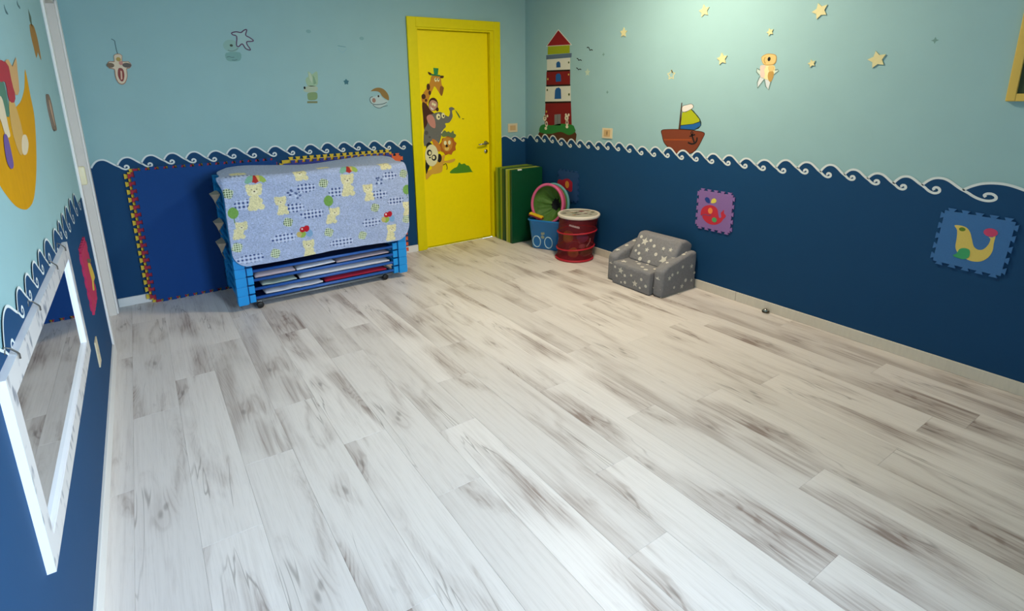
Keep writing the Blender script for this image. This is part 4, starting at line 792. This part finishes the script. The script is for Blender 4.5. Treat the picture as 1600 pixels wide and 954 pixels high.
for k, (zz, dz, lab) in enumerate(((0.83, 0.10, 'uppermost beige cloth corner poking from the cot stack side'), (0.62, 0.10, 'middle beige cloth corner poking from the cot stack side'), (0.46, 0.13, 'lowest cream cloth corner hanging from the cot stack side'))):
    yy = 4.22+0.03*k
    V = [(CX0-0.004, yy-0.10, zz+.012), (CX0-0.050, yy-0.04, zz+.004), (CX0-0.056, yy+0.06, zz), (CX0-0.004, yy+0.12, zz+.010), (CX0-0.004, yy, zz+.014),
         (CX0-0.034, yy-0.03, zz-dz*.55), (CX0-0.012, yy+0.015, zz-dz), (CX0-0.030, yy+0.07, zz-dz*.5)]
    Fc = [(0, 1, 4), (1, 2, 4), (2, 3, 4), (1, 5, 7, 2), (5, 6, 7), (0, 5, 1), (3, 2, 7)]
    o = tag(mesh('cloth_corner', V, Fc, CLOTH, None, None, False, (CX0-.03, yy, zz-dz)), lab, 'bedding', 'cloth corners at the stack side')
    md = o.modifiers.new('thick', 'SOLIDIFY'); md.thickness = 0.004
# ================================================================== PATTERNED QUILT
def quilt():
    nu, nv = 420, 380
    ztop, yb, yf, zb = 0.962, 4.520, 3.984, 0.338
    bend = 0.035
    Ltop = yb-(yf+bend); Larc = bend*math.pi/2; Lf = (ztop-bend)-zb; Lt = Ltop+Larc+Lf
    u = np.linspace(0, 1, nu+1)[:, None]*np.ones((1, nv+1)); v = np.ones((nu+1, 1))*np.linspace(0, 1, nv+1)[None, :]*Lt
    # arc-length to (y, z)
    y = np.where(v < Ltop, yb-v, np.where(v < Ltop+Larc, yf+bend-bend*np.sin(np.clip((v-Ltop)/bend, 0, math.pi/2)), yf))
    z = np.where(v < Ltop, ztop, np.where(v < Ltop+Larc, ztop-bend+bend*np.cos(np.clip((v-Ltop)/bend, 0, math.pi/2)), ztop-bend-(v-Ltop-Larc)))
    down = np.clip((v-Ltop-Larc)/Lf, 0, 1)
    front = np.clip((v-Ltop*.55)/(Ltop*.45+Larc), 0, 1)
    # outline: left and right edges with rounded lower corners
    def corner(dist, r): return np.where(dist < r, r-np.sqrt(np.maximum(0, r*r-(r-dist)**2)), 0)
    dbot = Lt-v
    xl = 0.437-0.030*np.exp(-((v-Ltop-Larc*.3)/0.06)**2)-0.004*np.sin(down*3.0)+corner(dbot, 0.10)+0.22*np.clip(1-v/0.30, 0, 1)**2*0.45
    xr = 1.792-0.022*down-corner(dbot, 0.12)*0.9-0.045*np.clip(1-(v-Ltop+0.10)/0.22, 0, 1)*np.clip((v-Ltop+.3)/.2, 0, 1)
    x = xl+(xr-xl)*u
    wr = 0.0022*np.sin(x*23+z*9)+0.0016*np.sin(x*47-z*31+1.3)+0.0012*np.sin(z*60+x*13)
    y = y-wr*front-0.004*np.sin(down*math.pi)*np.sin(x*5.1)
    z = z+np.where(v < Ltop+Larc*.5, 0.004*np.sin(x*9+y*7)+0.018*np.exp(-((x-.62)/.16)**2)*np.clip((y-4.05)/.3, 0, 1)-0.012*np.exp(-((x-1.1)/.22)**2)*np.clip((y-4.05)/.3, 0, 1)+0.010*np.exp(-((x-1.70)/.2)**2)*np.clip((y-4.1)/.3, 0, 1), 0)
    z = z+np.where(down > 0.9, 0.006*np.sin(x*6.0+.6)*(down-.9)*10, 0)
    # left-hand overhang turns backwards round the corner
    ov = np.clip((CX0+0.004-x)/0.05, 0, 1); y = y+0.05*ov*front
    Zp = ztop+(Larc-bend)-(v-Ltop)                     # flat pattern height: same as z on the front panel
    X = x; rng = np.random.default_rng(3)
    C3 = np.zeros((nu+1, nv+1, 3)); base = np.array(hexc('a6b4d4')); C3[:] = base
    grain = rng.normal(0, 1, (nu//2+2, nv//2+2)); g = np.kron(grain, np.ones((2, 2)))[:nu+1, :nv+1]
    C3 *= (1+0.10*g[..., None])
    def put(mask, h, var=0.0):
        c = np.array(hexc(h)); C3[mask] = c*(1+var*g[mask][:, None]) if var else c
    def ell(cx, cz, rx, rz, wob=0.0, k=5, ph=0):
        dx, dz = X-cx, Zp-cz
        if wob:
            a = np.arctan2(dz/rz, dx/rx); f = 1+wob*np.sin(k*a+ph)
        else: f = 1
        return (dx/rx)**2+(dz/rz)**2 < f*f if not wob else (dx/rx)**2+(dz/rz)**2 < f**2
    def cloud(cx, cz, w_, h_, dark, light, tilt=0.22, cell=0.0135):
        zz = cz+tilt*0*(X-cx)
        m_ = (np.abs((X-cx)/(w_/2))**2.6+np.abs((Zp-zz)/(h_/2))**2.2) < 1+0.25*np.sin((X-cx)*120)
        a = (np.floor(X/cell) % 2 == 0); b_ = (np.floor(Zp/cell) % 2 == 0)
        put(m_, light); put(m_ & (a & b_), dark); mid = m_ & (a ^ b_); C3[mid] = C3[mid]*.82
    for q in CLOUDS: cloud(q[0], q[1], q[2], q[3], '3c4f86', 'c6d2ee')
    for q in GREENS:
        m_ = ell(q[0], q[1], .034, .034, .08, 4); put(m_, 'd3dfc0'); a = (np.floor(X/.0075) % 2 == 0); b_ = (np.floor(Zp/.0075) % 2 == 0); put(m_ & a & b_, '3c5a30'); mm_ = m_ & (a ^ b_); C3[mm_] *= .78
    for q in SOLIDS: put(ell(q[0], q[1], .034, .040), '76a352', .05); put((np.abs(X-q[0]) < .003) & (Zp < q[1]-.03) & (Zp > q[1]-.07), '6a8a5a')
    BEAR, BSH = 'ddd6a8', 'c2b586'
    for q in BEARS:
        cx, cz, s, dx, dz = q
        put(ell(cx+dx, cz+dz, s*.72, s*.85, .10, 6), BEAR, .09)
        for a in (-1, 1): put(ell(cx+dx+a*s*.55, cz+dz-s*.55, s*.36, s*.34), BEAR, .09); put(ell(cx+a*s*.62, cz+s*.52, s*.28, s*.28), BEAR, .09)
        put(ell(cx, cz, s*.85, s*.72, .05, 7), BEAR, .09); put(ell(cx, cz-s*.18, s*.34, s*.24), 'e8e2c0'); put(ell(cx, cz-s*.10, s*.10, s*.08), '5a4a3c')
        for a in (-1, 1): put(ell(cx+a*s*.28, cz+s*.12, s*.06, s*.06), '5a4a3c')
    for q in UMBR:
        dx, dz = X-q[0], Zp-q[1]; m_ = ((dx/.072)**2+((dz+.022)/.058)**2 < 1) & (dz > -.022+.010*np.abs(np.sin(dx*60)))
        put(m_, '7fb09a'); put(m_ & (dx > .020), '9ab258'); put(m_ & (dx > .008) & (dx < .028), 'cfae6a'); put(m_ & (np.abs(dx+.002) < .005+.020*np.clip((.035-dz)/.055, 0, 1)), 'a8322e')
    for q in BALL:
        put(ell(q[0]-.020, q[1]-.036, .028, .026), '93b052'); put(ell(q[0]-.042, q[1]-.034, .018, .022), 'c0b070'); put(ell(q[0]+.032, q[1]-.036, .024, .028), '7fa6cc')
        put(ell(q[0]-.014, q[1], .022, .021), 'b8202e'); put(ell(q[0]+.014, q[1]+.003, .022, .024), 'b8202e'); put(ell(q[0]-.018, q[1]+.005, .006, .007), 'f0d8d8')
    for q in BOWS:
        for k in range(14):
            a = rng.uniform(-.05, .05); b_ = rng.uniform(-.035, .035); put(ell(q[0]+a, q[1]+b_, .009, .008), ['4a5a86', 'c2cfe8', '5c6c98'][k % 3])
    # quilting seam at the hem
    hem = (dbot < 0.010) | ((x-xl) < 0.008) | ((xr-x) < 0.008); C3[hem] *= 1.06
    V = np.stack([x, y, z], -1).reshape(-1, 3)
    org = np.array([1.11, 4.20, 0.338]); V = V-org
    idx = np.arange((nu+1)*(nv+1)).reshape(nu+1, nv+1)
    q4 = np.stack([idx[:-1, :-1], idx[:-1, 1:], idx[1:, 1:], idx[1:, :-1]], -1).reshape(-1, 4)
    me = bpy.data.meshes.new('patterned_quilt'); me.vertices.add(len(V)); me.vertices.foreach_set('co', V.ravel())
    me.loops.add(q4.size); me.loops.foreach_set('vertex_index', q4.ravel()); me.polygons.add(len(q4))
    me.polygons.foreach_set('loop_start', np.arange(0, q4.size, 4)); me.polygons.foreach_set('loop_total', np.full(len(q4), 4)); me.polygons.foreach_set('use_smooth', np.ones(len(q4), bool))
    me.update(calc_edges=True)
    at = me.attributes.new('print', 'FLOAT_COLOR', 'POINT'); cc = np.ones((len(V), 4)); cc[:, :3] = np.clip(C3.reshape(-1, 3), 0, 1); at.data.foreach_set('color', cc.ravel())
    mt = bpy.data.materials.new('quilt_print'); mt.use_nodes = True; nt = mt.node_tree; b = nt.nodes['Principled BSDF']; b.inputs['Roughness'].default_value = 0.9; b.inputs['Specular IOR Level'].default_value = 0.15
    an_ = nt.nodes.new('ShaderNodeAttribute'); an_.attribute_name = 'print'; nt.links.new(an_.outputs['Color'], b.inputs['Base Color'])
    tc = nt.nodes.new('ShaderNodeTexCoord'); nz = nt.nodes.new('ShaderNodeTexNoise'); nz.inputs['Scale'].default_value = 130; nz.inputs['Detail'].default_value = 2; bp = nt.nodes.new('ShaderNodeBump'); bp.inputs['Strength'].default_value = 0.45; bp.inputs['Distance'].default_value = 0.006
    nt.links.new(tc.outputs['Object'], nz.inputs['Vector']); nt.links.new(nz.outputs['Fac'], bp.inputs['Height']); nt.links.new(bp.outputs[0], b.inputs['Normal'])
    me.materials.append(mt)
    o = bpy.data.objects.new('patterned_quilt', me); o.location = org; link(o)
    md = o.modifiers.new('thickness', 'SOLIDIFY'); md.thickness = 0.006; md.offset = 1.0
    tag(o, 'pale blue quilt printed with bears, clouds and balloons over the cots', 'quilt')
CLOUDS = [(0.5431,0.9867,0.19,0.05),(0.5533,0.7777,0.15,0.07),(0.975,0.8455,0.14,0.065),(0.877,0.7111,0.15,0.065),(1.0058,0.6485,0.17,0.065),(0.7858,0.4995,0.17,0.065),(0.5495,0.3891,0.19,0.06),(1.1994,0.7919,0.13,0.065),(1.2081,0.397,0.18,0.07),(1.4489,0.5187,0.15,0.065),(1.5323,0.7341,0.125,0.065),(1.6633,0.6664,0.14,0.065),(1.6291,0.8741,0.12,0.06),(0.7018,1.0017,0.09,0.03),(1.4398,1.032,0.14,0.035)]
GREENS = [(1.1075,0.8689),(0.8281,0.6115),(1.1145,0.49),(1.3736,0.4261),(1.4904,0.6334),(0.7158,0.398),(0.4715,0.4832),(0.4597,0.8639),(1.7505,0.8775),(1.7522,0.5042)]
SOLIDS = [(0.4754,0.7271),(1.1326,0.7323),(1.7704,0.7465)]
BEARS = [(0.6271,0.8669,0.062,0,-0.085),(1.2892,0.8757,0.058,0,-0.075),(0.7919,0.7704,0.046,0.01,-0.06),(0.5167,0.625,0.046,-0.025,-0.045),(1.4435,0.7891,0.046,0.008,-0.055),(1.1714,0.6403,0.046,-0.03,-0.045),(0.9556,0.4207,0.048,0.0,-0.05),(1.6189,0.4418,0.046,-0.012,-0.055),(0.9465,0.9586,0.052,0.01,-0.01),(1.5969,0.9783,0.05,0.01,-0.01),(0.5529,1.0666,0.06,0,0.012),(1.7625,0.6181,0.04,0,-0.05),(1.1366,1.0311,0.05,0,0.0)]
UMBR = [(0.6428,0.9377),(1.3069,0.9458)]
BALL = [(0.9376,0.5424),(1.5964,0.5623)]
BOWS = [(0.8978,0.8086),(1.555,0.8307)]
quilt()

# ================================================================== GREEN FOLDING MATS
def fold_mat(name, label, panels, x0, x1, y1, h, tab=False):
    """panels from the wall outwards: (material, thickness)"""
    t = thing(name, ((x0+x1)/2, y1-.05, 0), label, 'gym mat', 'green folding gym mats')
    y = y1
    for mt, th in panels:
        box('panel', x0, x1, y-th+0.0008, y-0.0008, 0, h, mt, t, 0.006, 3); y -= th
    if tab: box('label_tag', x0+0.075, x0+0.125, y-0.002, y+0.012, h-0.012, h+0.001, M('tag_white', 'e8e6e0', 0.6), t, 0.001)
    return t
LIME, LIMEP, GRN, DGR = M('vinyl_lime', '9aa822', 0.4, 0.05, 20), M('vinyl_pale_lime', 'aeb75a', 0.42, 0.05, 20), M('vinyl_green', '4f7d1e', 0.4, 0.05, 20), M('vinyl_dark_green', '0b4a2c', 0.38, 0.05, 20)
fold_mat('folding_mat', 'folded lime and dark green gym mat standing against the yellow door frame', [(LIME, .042), (GRN, .042), (LIME, .030), (DGR, .055)], 3.040, 3.440, 4.585, 0.752)
fold_mat('folding_mat', 'folded dark green gym mat in front with lime edges and white tag', [(LIMEP, .036), (LIME, .036), (DGR, .038)], 3.036, 3.424, 4.400, 0.752, True)

# ================================================================== TOY TUB WITH PLAY TUNNEL
TB = M('tub_blue', '1f7cc4', 0.35, 0.04, 20)
tub = thing('toy_tub', (3.270, 3.985, 0), 'blue plastic toy tub with white wheel rings on its front', 'tub', rz=math.atan2(-.264, .139))
def rring(hx_, hy_, r, z, n=6):
    out = []
    for cx_, cy_, a0 in ((hx_-r, hy_-r, 0), (-hx_+r, hy_-r, 90), (-hx_+r, -hy_+r, 180), (hx_-r, -hy_+r, 270)):
        for k in range(n+1): out.append((cx_+r*math.cos(R(a0+90*k/n)), cy_+r*math.sin(R(a0+90*k/n)), z))
    return out
prof = [(.145, .100, .045, .0), (.150, .106, .05, .006), (.178, .128, .055, .272), (.190, .138, .06, .282), (.190, .138, .06, .294), (.181, .130, .055, .296), (.172, .122, .05, .282), (.147, .100, .045, .012)]
V = []; Fc = []
for a, b_, c, z in prof: V += rring(a, b_, c, z)
n = 28
for i in range(len(prof)-1):
    for k in range(n): Fc.append((i*n+k, i*n+(k+1) % n, (i+1)*n+(k+1) % n, (i+1)*n+k))
Fc.append(tuple(range(n-1, -1, -1))); Fc.append(tuple(range((len(prof)-1)*n, len(prof)*n)))
mesh('body', V, Fc, TB, None, tub, True, local=True)
def on_front(x, z, d=0.0): return (x, -(.106+(.128-.106)*(z-.006)/.266)-d, z)
RINGW = M('ring_pale_blue', 'b8dcec', 0.4)
for cx_ in (-.083, .040):
    P_ = [on_front(cx_+.040*math.cos(a), .075+.056*math.sin(a), .002) for a in [2*math.pi*k/28 for k in range(28)]]
    tube('wheel_ring', P_, 0.0050, RINGW, tub, 6, True, local=True)
V = [on_front(-.020+a, .125+b_, .001) for a, b_ in circ(0, 0, .020, .016)]; V2 = [on_front(-.024+a, .160+b_, .001) for a, b_ in circ(0, 0, .013, .016)]; V3 = [on_front(-.006+a, .165+b_, .001) for a, b_ in circ(0, 0, .007, .014)]
mesh('printed_motif', V+V2+V3, [tuple(range(20)), tuple(range(20, 40)), tuple(range(40, 60))], M('motif_grey', '8f9d8c', 0.5), None, tub, local=True)
# tunnel: pink ring, green sleeve, teal ring
tun = thing('play_tunnel', (3.235, 3.985, 0.235), 'collapsed pop-up tunnel with pink rim and green fabric standing in the tub', 'play tunnel', rz=math.atan2(-.264, .139))
PINK, PINKD, TGRN, TEAL = M('tunnel_pink', 'd45f8c', 0.5, 0.06, 40, 0.1), M('tunnel_pink_side', 'b8476e', 0.6, 0.08, 40, 0.1), M('tunnel_green', '456f26', 0.6, 0.30, 22, 0.6), M('tunnel_teal', '5f9fa2', 0.6, 0.06, 40)
tl = R(-7)
def tp(x, d, z):   # tunnel-local: x across, d depth (towards wall), z up; leaned back
    zz = z; return (x, d*math.cos(tl)-(zz-.0)*math.sin(tl)*1.0+0.0, zz+d*math.sin(tl)*.3+0.0)
RXv, RZv, zc0 = .160, .188, .190
def tring(d, s=1.0, n=40, dx=0): return [tp(dx+RXv*s*math.cos(2*math.pi*k/n), d, zc0+RZv*s*math.sin(2*math.pi*k/n)) for k in range(n)]
def shift(P_, dy): return [(a, b_+dy, c) for a, b_, c in P_]
D0 = -0.028
tube('pink_rim', shift(tring(0), D0), 0.014, PINK, tun, 10, True, local=True)
def band(name, rings, mat):
    V = []; Fc = []; n = len(rings[0])
    for r_ in rings: V += r_
    for i in range(len(rings)-1):
        for k in range(n): Fc.append((i*n+k, i*n+(k+1) % n, (i+1)*n+(k+1) % n, (i+1)*n+k))
    return mesh(name, V, Fc, mat, None, tun, True, local=True)
band('pink_sleeve', [shift(tring(.004, 1.03), D0), shift(tring(.045, 1.01, dx=.012), D0)], PINKD)
rg = random.Random(4); wob = [rg.uniform(-1, 1) for _ in range(40)]
def wring(d, s, amp, dx=0, dz=0):
    return [tp(dx+RXv*(s+amp*wob[(k*3) % 40]*.5+amp*.6*math.sin(k*1.9))*math.cos(2*math.pi*k/40), d+amp*.15*wob[k], zc0+dz+RZv*(s+amp*wob[(k*3) % 40]*.5+amp*.6*math.sin(k*1.9))*math.sin(2*math.pi*k/40)) for k in range(40)]
band('green_lining', [shift(tring(.006, .96), D0), shift(wring(.030, .86, .05), D0), shift(wring(.050, .70, .07, .01), D0), shift(wring(.075, .50, .10, .03, -.01), D0), shift(wring(.10, .30, .10, .055, -.015), D0)], TGRN)
V = shift(wring(.105, .34, .06, .055, -.015), D0); mesh('opening_shade', V, [tuple(range(40))], M('tunnel_shade', '12161c', 0.9), None, tun, local=True)  # dark sheet across the lining's end, painting the shade inside the tunnel
band('green_sleeve', [shift(tring(.045, 1.0, dx=.012), D0), shift(tring(.060, .97, dx=.030), D0)], TGRN)
tube('teal_rim', shift(tring(.066, .99, dx=.034), D0), 0.013, TEAL, tun, 8, True, local=True)
tun.location = (3.237, 3.976, 0.250)
# yellow box lying in the tub
tyb = thing('toy_box_lid', (3.139, 4.029, 0.316), 'yellow flat toy with dark red side lying in the blue tub', 'toy', rz=math.atan2(-.264, .139))
bm = bx(bmesh.new(), -.070, .070, -.026, .024, 0.010, 0.026, .004)
o = from_bm('yellow_lid', bm, M('toy_yellow', 'e0b81c', 0.45), tyb, world=False); o.rotation_euler = (0, R(14), 0)
bm = bx(bmesh.new(), -.072, .072, -.028, .026, -0.004, 0.0095, .004)
o = from_bm('red_side', bm, M('toy_dark_red', '7c1f2c', 0.5), tyb, world=False); o.rotation_euler = (0, R(14), 0)

# ================================================================== RED MESH BASKET
BKX, BKY = 3.232, 3.575; TOPX, TOPY, HB = 3.258, 3.552, 0.415
bk = thing('pop_up_basket', (BKX, BKY, 0), 'red mesh pop-up toy basket with round white lid', 'basket')
REDR = M('basket_red_ring', 'b51f30', 0.5, 0.06, 30); WHL = M('lid_white', 'e8e0d2', 0.45, 0.03, 20); LIDG = M('lid_print_grey', 'b4b2a4', 0.5, 0.10, 30)
mm2 = bpy.data.materials.new('red_mesh_net'); mm2.use_nodes = True; nt = mm2.node_tree; b = nt.nodes['Principled BSDF']; b.inputs['Base Color'].default_value = (*hexc('7c0c1a'), 1); b.inputs['Roughness'].default_value = 0.6
tc = nt.nodes.new('ShaderNodeTexCoord'); nz = nt.nodes.new('ShaderNodeTexNoise'); nz.inputs['Scale'].default_value = 14; mr = nt.nodes.new('ShaderNodeMapRange'); mr.inputs[3].default_value = 0.50; mr.inputs[4].default_value = 0.74
nt.links.new(tc.outputs['Object'], nz.inputs['Vector']); nt.links.new(nz.outputs['Fac'], mr.inputs[0]); nt.links.new(mr.outputs[0], b.inputs['Alpha'])
def bring(h, r, n=48, tz=0.0, ph=0.0):
    t = h/HB; cx_, cy_ = BKX+(TOPX-BKX)*t, BKY+(TOPY-BKY)*t
    return [(cx_+r*math.cos(2*math.pi*k/n), cy_+r*math.sin(2*math.pi*k/n), h+tz*math.cos(2*math.pi*k/n-ph)) for k in range(n)]
levels = [(.012, .165), (.06, .158), (.118, .168), (.18, .160), (.265, .174), (.34, .170), (.400, .182)]
V = []; Fc = []
for h, r in levels: V += bring(h, r)
for i in range(len(levels)-1):
    for k in range(48): Fc.append((i*48+k, i*48+(k+1) % 48, (i+1)*48+(k+1) % 48, (i+1)*48+k))
mesh('mesh_side', V, Fc, mm2, None, bk, True)
mesh('base', bring(.008, .163), [tuple(range(48))], REDR, None, bk)
tube('ring', bring(.011, .167), 0.010, REDR, bk, 8, True)
tube('ring', bring(.118, .171, tz=.014, ph=-.6), 0.007, REDR, bk, 8, True)
tube('ring', bring(.265, .177, tz=.012, ph=-.9), 0.007, REDR, bk, 8, True)
V, Fc = lathe_geo([(.0, 0.0), (.186, 0.0), (.190, .006), (.191, .020), (.186, .027), (.176, .027), (.172, .022), (.0, .022)], (TOPX, TOPY, HB-.018), 48)
lid = mesh('lid', V, Fc, WHL, None, bk, True)
mesh('lid_print', [(TOPX+.170*math.cos(2*math.pi*k/40), TOPY+.170*math.sin(2*math.pi*k/40), HB+.0055) for k in range(40)], [tuple(range(40))], LIDG, None, lid)
rg = random.Random(11)
for k in range(26):
    a = rg.uniform(0, 6.28); r_ = .145*math.sqrt(rg.random()); s = rg.uniform(.014, .028); asp = rg.uniform(.4, 1.0); rot_ = rg.uniform(0, 3)
    P_ = [(TOPX+r_*math.cos(a)+s*math.cos(q+rot_), TOPY+r_*math.sin(a)+s*asp*math.sin(q), HB+.0066+k*.00006) for q in [2*math.pi*j/9 for j in range(9)]]
    mesh('drawing', P_, [tuple(range(9))], [col('7a2a30'), col('332a2a'), col('a5783e'), col('6a3448'), col('ded8cc'), col('48543f')][k % 6], None, lid)
# small white lettering patch near the rim (illegible strokes)
for k in range(9):
    a0 = R(203+k*3.6); t = (.345-k*.0022); r_ = .1735
    cx_, cy_ = BKX+(TOPX-BKX)*t/HB, BKY+(TOPY-BKY)*t/HB
    P_ = [(cx_+r_*math.cos(a0+da), cy_+r_*math.sin(a0+da), t+dz) for da, dz in ((-.018, -.008), (.010, -.008), (.010, .008+.004*(k % 2)), (-.018, .008))]
    mesh('letter_stroke', P_, [(0, 1, 2, 3)], col('d8c8c8'), None, bk)
# toys inside the basket
def blob(name, c, r, mat, label, sq=(1, 1, 1), seed=0):
    bm = bmesh.new(); bmesh.ops.create_icosphere(bm, subdivisions=3, radius=r)
    rg_ = random.Random(seed); ph = [rg_.uniform(0, 6) for _ in range(3)]
    for v in bm.verts:
        f = 1+.10*math.sin(v.co.x/r*3+ph[0])*math.sin(v.co.y/r*3+ph[1])+.06*math.sin(v.co.z/r*4+ph[2])
        v.co = Vector((v.co.x*f*sq[0]+c[0], v.co.y*f*sq[1]+c[1], v.co.z*f*sq[2]+c[2]))
    return tag(from_bm(name, bm, mat, None, True, True, (c[0], c[1], c[2]-r*sq[2])), label, 'toy', 'soft toys inside the red basket')
blob('plush_toy', (3.150, 3.570, .215), .050, M('toy_ochre', 'c99a2a', 0.8), 'ochre soft toy seen through the upper basket mesh', (1, 1, 1.1), 1)
blob('plush_toy', (3.262, 3.500, .205), .052, M('toy_violet', '7a5a94', 0.8), 'violet soft toy in the middle of the red basket', (1.1, 1, .9), 2)
blob('plush_toy', (3.155, 3.500, .080), .048, M('toy_orange', 'e09030', 0.8), 'orange soft toy near the basket bottom', (1, 1, 1), 3)
blob('plush_toy', (3.270, 3.480, .075), .055, M('toy_olive', '5a5a20', 0.8), 'olive green soft toy at the basket bottom', (1.2, 1, .9), 4)
blob('plush_toy', (3.215, 3.455, .135), .028, M('toy_pink', 'd88a90', 0.8), 'small pink soft toy behind the lower red ring', (1.3, .8, .7), 5)
blob('plush_toy', (3.270, 3.600, .075), .060, M('toy_red', 'b8303c', 0.8), 'red soft toy deep inside the basket', (1, 1, 1), 6)
tag(tube('white_stick', [(3.250, 3.434, .135), (3.266, 3.428, .155), (3.285, 3.428, .178), (3.298, 3.436, .205)], 0.005, WHL, None, 8), 'thin white curved toy stick behind the basket mesh', 'toy')

# ================================================================== GREY STAR SOFA
FLE = M('fleece_grey', '8a8a8e', 0.95, 0.16, 55, 0.5, spec=0.1); FLEW = M('fleece_white_star', 'd8d5cc', 0.9, 0.08, 60, spec=0.1)
SX0, SX1, SY0, SY1 = 3.028, 3.452, 2.428, 2.985
sofa = thing('toddler_sofa', ((SX0+SX1)/2, (SY0+SY1)/2, 0), 'grey fleece toddler sofa with white stars against the navy wall', 'sofa')
def soft(name, pts, y0, y1, parent, bev=0.022, mat=FLE):
    """extrude a side profile (x,z) between y0 and y1, rounded"""
    bm = bmesh.new(); a = [bm.verts.new((x, y0, z)) for x, z in pts]; c = [bm.verts.new((x, y1, z)) for x, z in pts]; n = len(pts)
    bm.faces.new(a); bm.faces.new(c[::-1])
    for k in range(n): bm.faces.new((a[k], c[k], c[(k+1) % n], a[(k+1) % n]))
    bmesh.ops.recalc_face_normals(bm, faces=bm.faces)
    bmesh.ops.bevel(bm, geom=list(bm.edges), offset=bev, segments=4, profile=0.5, affect='EDGES', clamp_overlap=True)
    return from_bm(name, bm, mat, parent, True)
armp = [(SX0+.030, 0.0), (SX1, 0.0), (SX1, 0.298), (SX1-.075, 0.300), (SX0+.10, 0.243), (SX0+.035, 0.205)]
arm_n = soft('armrest', armp, SY0, SY0+.090, sofa, .024); arm_f = soft('armrest', armp, SY1-.090, SY1, sofa, .024)
seat = soft('seat_cushion', [(SX0, 0.004), (SX1-.02, 0.004), (SX1-.02, 0.172), (SX0+.012, 0.180), (SX0, 0.165)], SY0+.091, SY1-.091, sofa, .026)
back = soft('backrest', [(SX0+.155, 0.172), (SX1-.055, 0.155), (SX1-.005, 0.345), (SX1-.075, 0.388), (SX1-.150, 0.386)], SY0+.040, SY1-.100, sofa, .024)
box('base_piping', SX0+.034, SX1-.004, SY0+.004, SY0+.012, 0.0, 0.008, M('piping_pale', 'b0aca4', 0.8), sofa, 0.002)
box('care_tag', SX0+.205, SX0+.235, SY0-.018, SY0+.010, 0.001, 0.004, M('tag_pale', 'cfc8c2', 0.7), sofa, 0.001)
def prints(parent, origin_, ux, uz, items):
    """star and dot prints laid on a flat face: origin + a*ux + b*uz, lifted along the normal"""
    O = Vector(origin_); U = Vector(ux).normalized(); W = Vector(uz).normalized(); N_ = U.cross(W)
    V = []; Fc = []
    for it in items:
        a, b_, r_ = it[:3]; r_ *= 1.22; pts = star_pts(a, b_, r_, r_*.45, it[3]) if len(it) > 3 else circ(a, b_, r_, n=12)
        i0 = len(V)
        V += [O+U*p[0]+W*p[1]+N_*0.0016 for p in pts]; Fc.append(tuple(range(i0, i0+len(pts))))
    o = mesh('star_print', V, Fc, FLEW, None, parent); o['kind'] = 'stuff'
# faces: U x W must point outwards
prints(seat, (SX0, SY1-.09, 0.0), (0, -1, 0), (0, 0, 1), [(.09, .125, .024, 80), (.24, .06, .024, 95), (.05, .07, .009), (.14, .04, .010), (.10, .030, .007), (.135, .095, .010), (.30, .11, .010), (.20, .115, .008), (.03, .14, .009), (.29, .040, .008), (.345, .07, .010)])
prints(arm_n, (SX0+.035, SY0+.09, 0.0), (0, -1, 0), (0, 0, 1), [(.042, .055, .034, 92), (.045, .140, .020, 75)])
prints(arm_f, (SX0+.035, SY1, 0.0), (0, -1, 0), (0, 0, 1), [(.040, .140, .016, 85), (.05, .08, .008)])
prints(arm_n, (SX0, SY0, 0.0), (1, 0, 0), (0, 0, 1), [(.14, .165, .010), (.11, .145, .018, 80), (.20, .17, .009), (.36, .19, .017, 90), (.30, .09, .012), (.37, .075, .014, 90), (.17, .06, .009), (.255, .205, .010), (.40, .13, .009), (.26, .05, .018, 80)])
prints(seat, (SX0+.012, SY1-.091, .1800), (0, -1, 0), (1, 0, -.018), [(.06, .05, .026, 60), (.17, .10, .013), (.24, .06, .012), (.30, .03, .014), (.12, .13, .008), (.33, .10, .012), (.22, .14, .010)])
bd = Vector((SX1-.150-(SX0+.155), 0, .386-.172)).normalized()
prints(back, (SX0+.155, SY1-.10, .172), (0, -1, 0), bd, [(.10, .175, .030, 85), (.33, .075, .034, 65), (.05, .205, .011), (.15, .195, .011), (.20, .16, .011), (.15, .115, .018, 90), (.245, .10, .012), (.05, .085, .009), (.09, .070, .011), (.29, .16, .015, 90), (.355, .165, .016, 90), (.06, .130, .010), (.12, .03, .014), (.21, .03, .011)])
au = Vector((SX1-.075-(SX0+.10), 0, .300-.243)).normalized()
prints(arm_n, (SX0+.10, SY0+.09, .243), (0, -1, 0), au, [(.045, .03, .014, 80), (.03, .12, .011), (.06, .20, .012), (.05, .235, .014, 80)])
prints(arm_f, (SX0+.10, SY1, .243), (0, -1, 0), au, [(.045, .00, .020, 80), (.05, .10, .012), (.04, .20, .012)])
prints(arm_f, (SX1-.02, SY1-.09, .02), (-1, 0, 0), (0, 0, 1), [(.20, .205, .026, 85), (.14, .225, .011), (.25, .15, .009), (.31, .17, .013), (.10, .18, .010)])
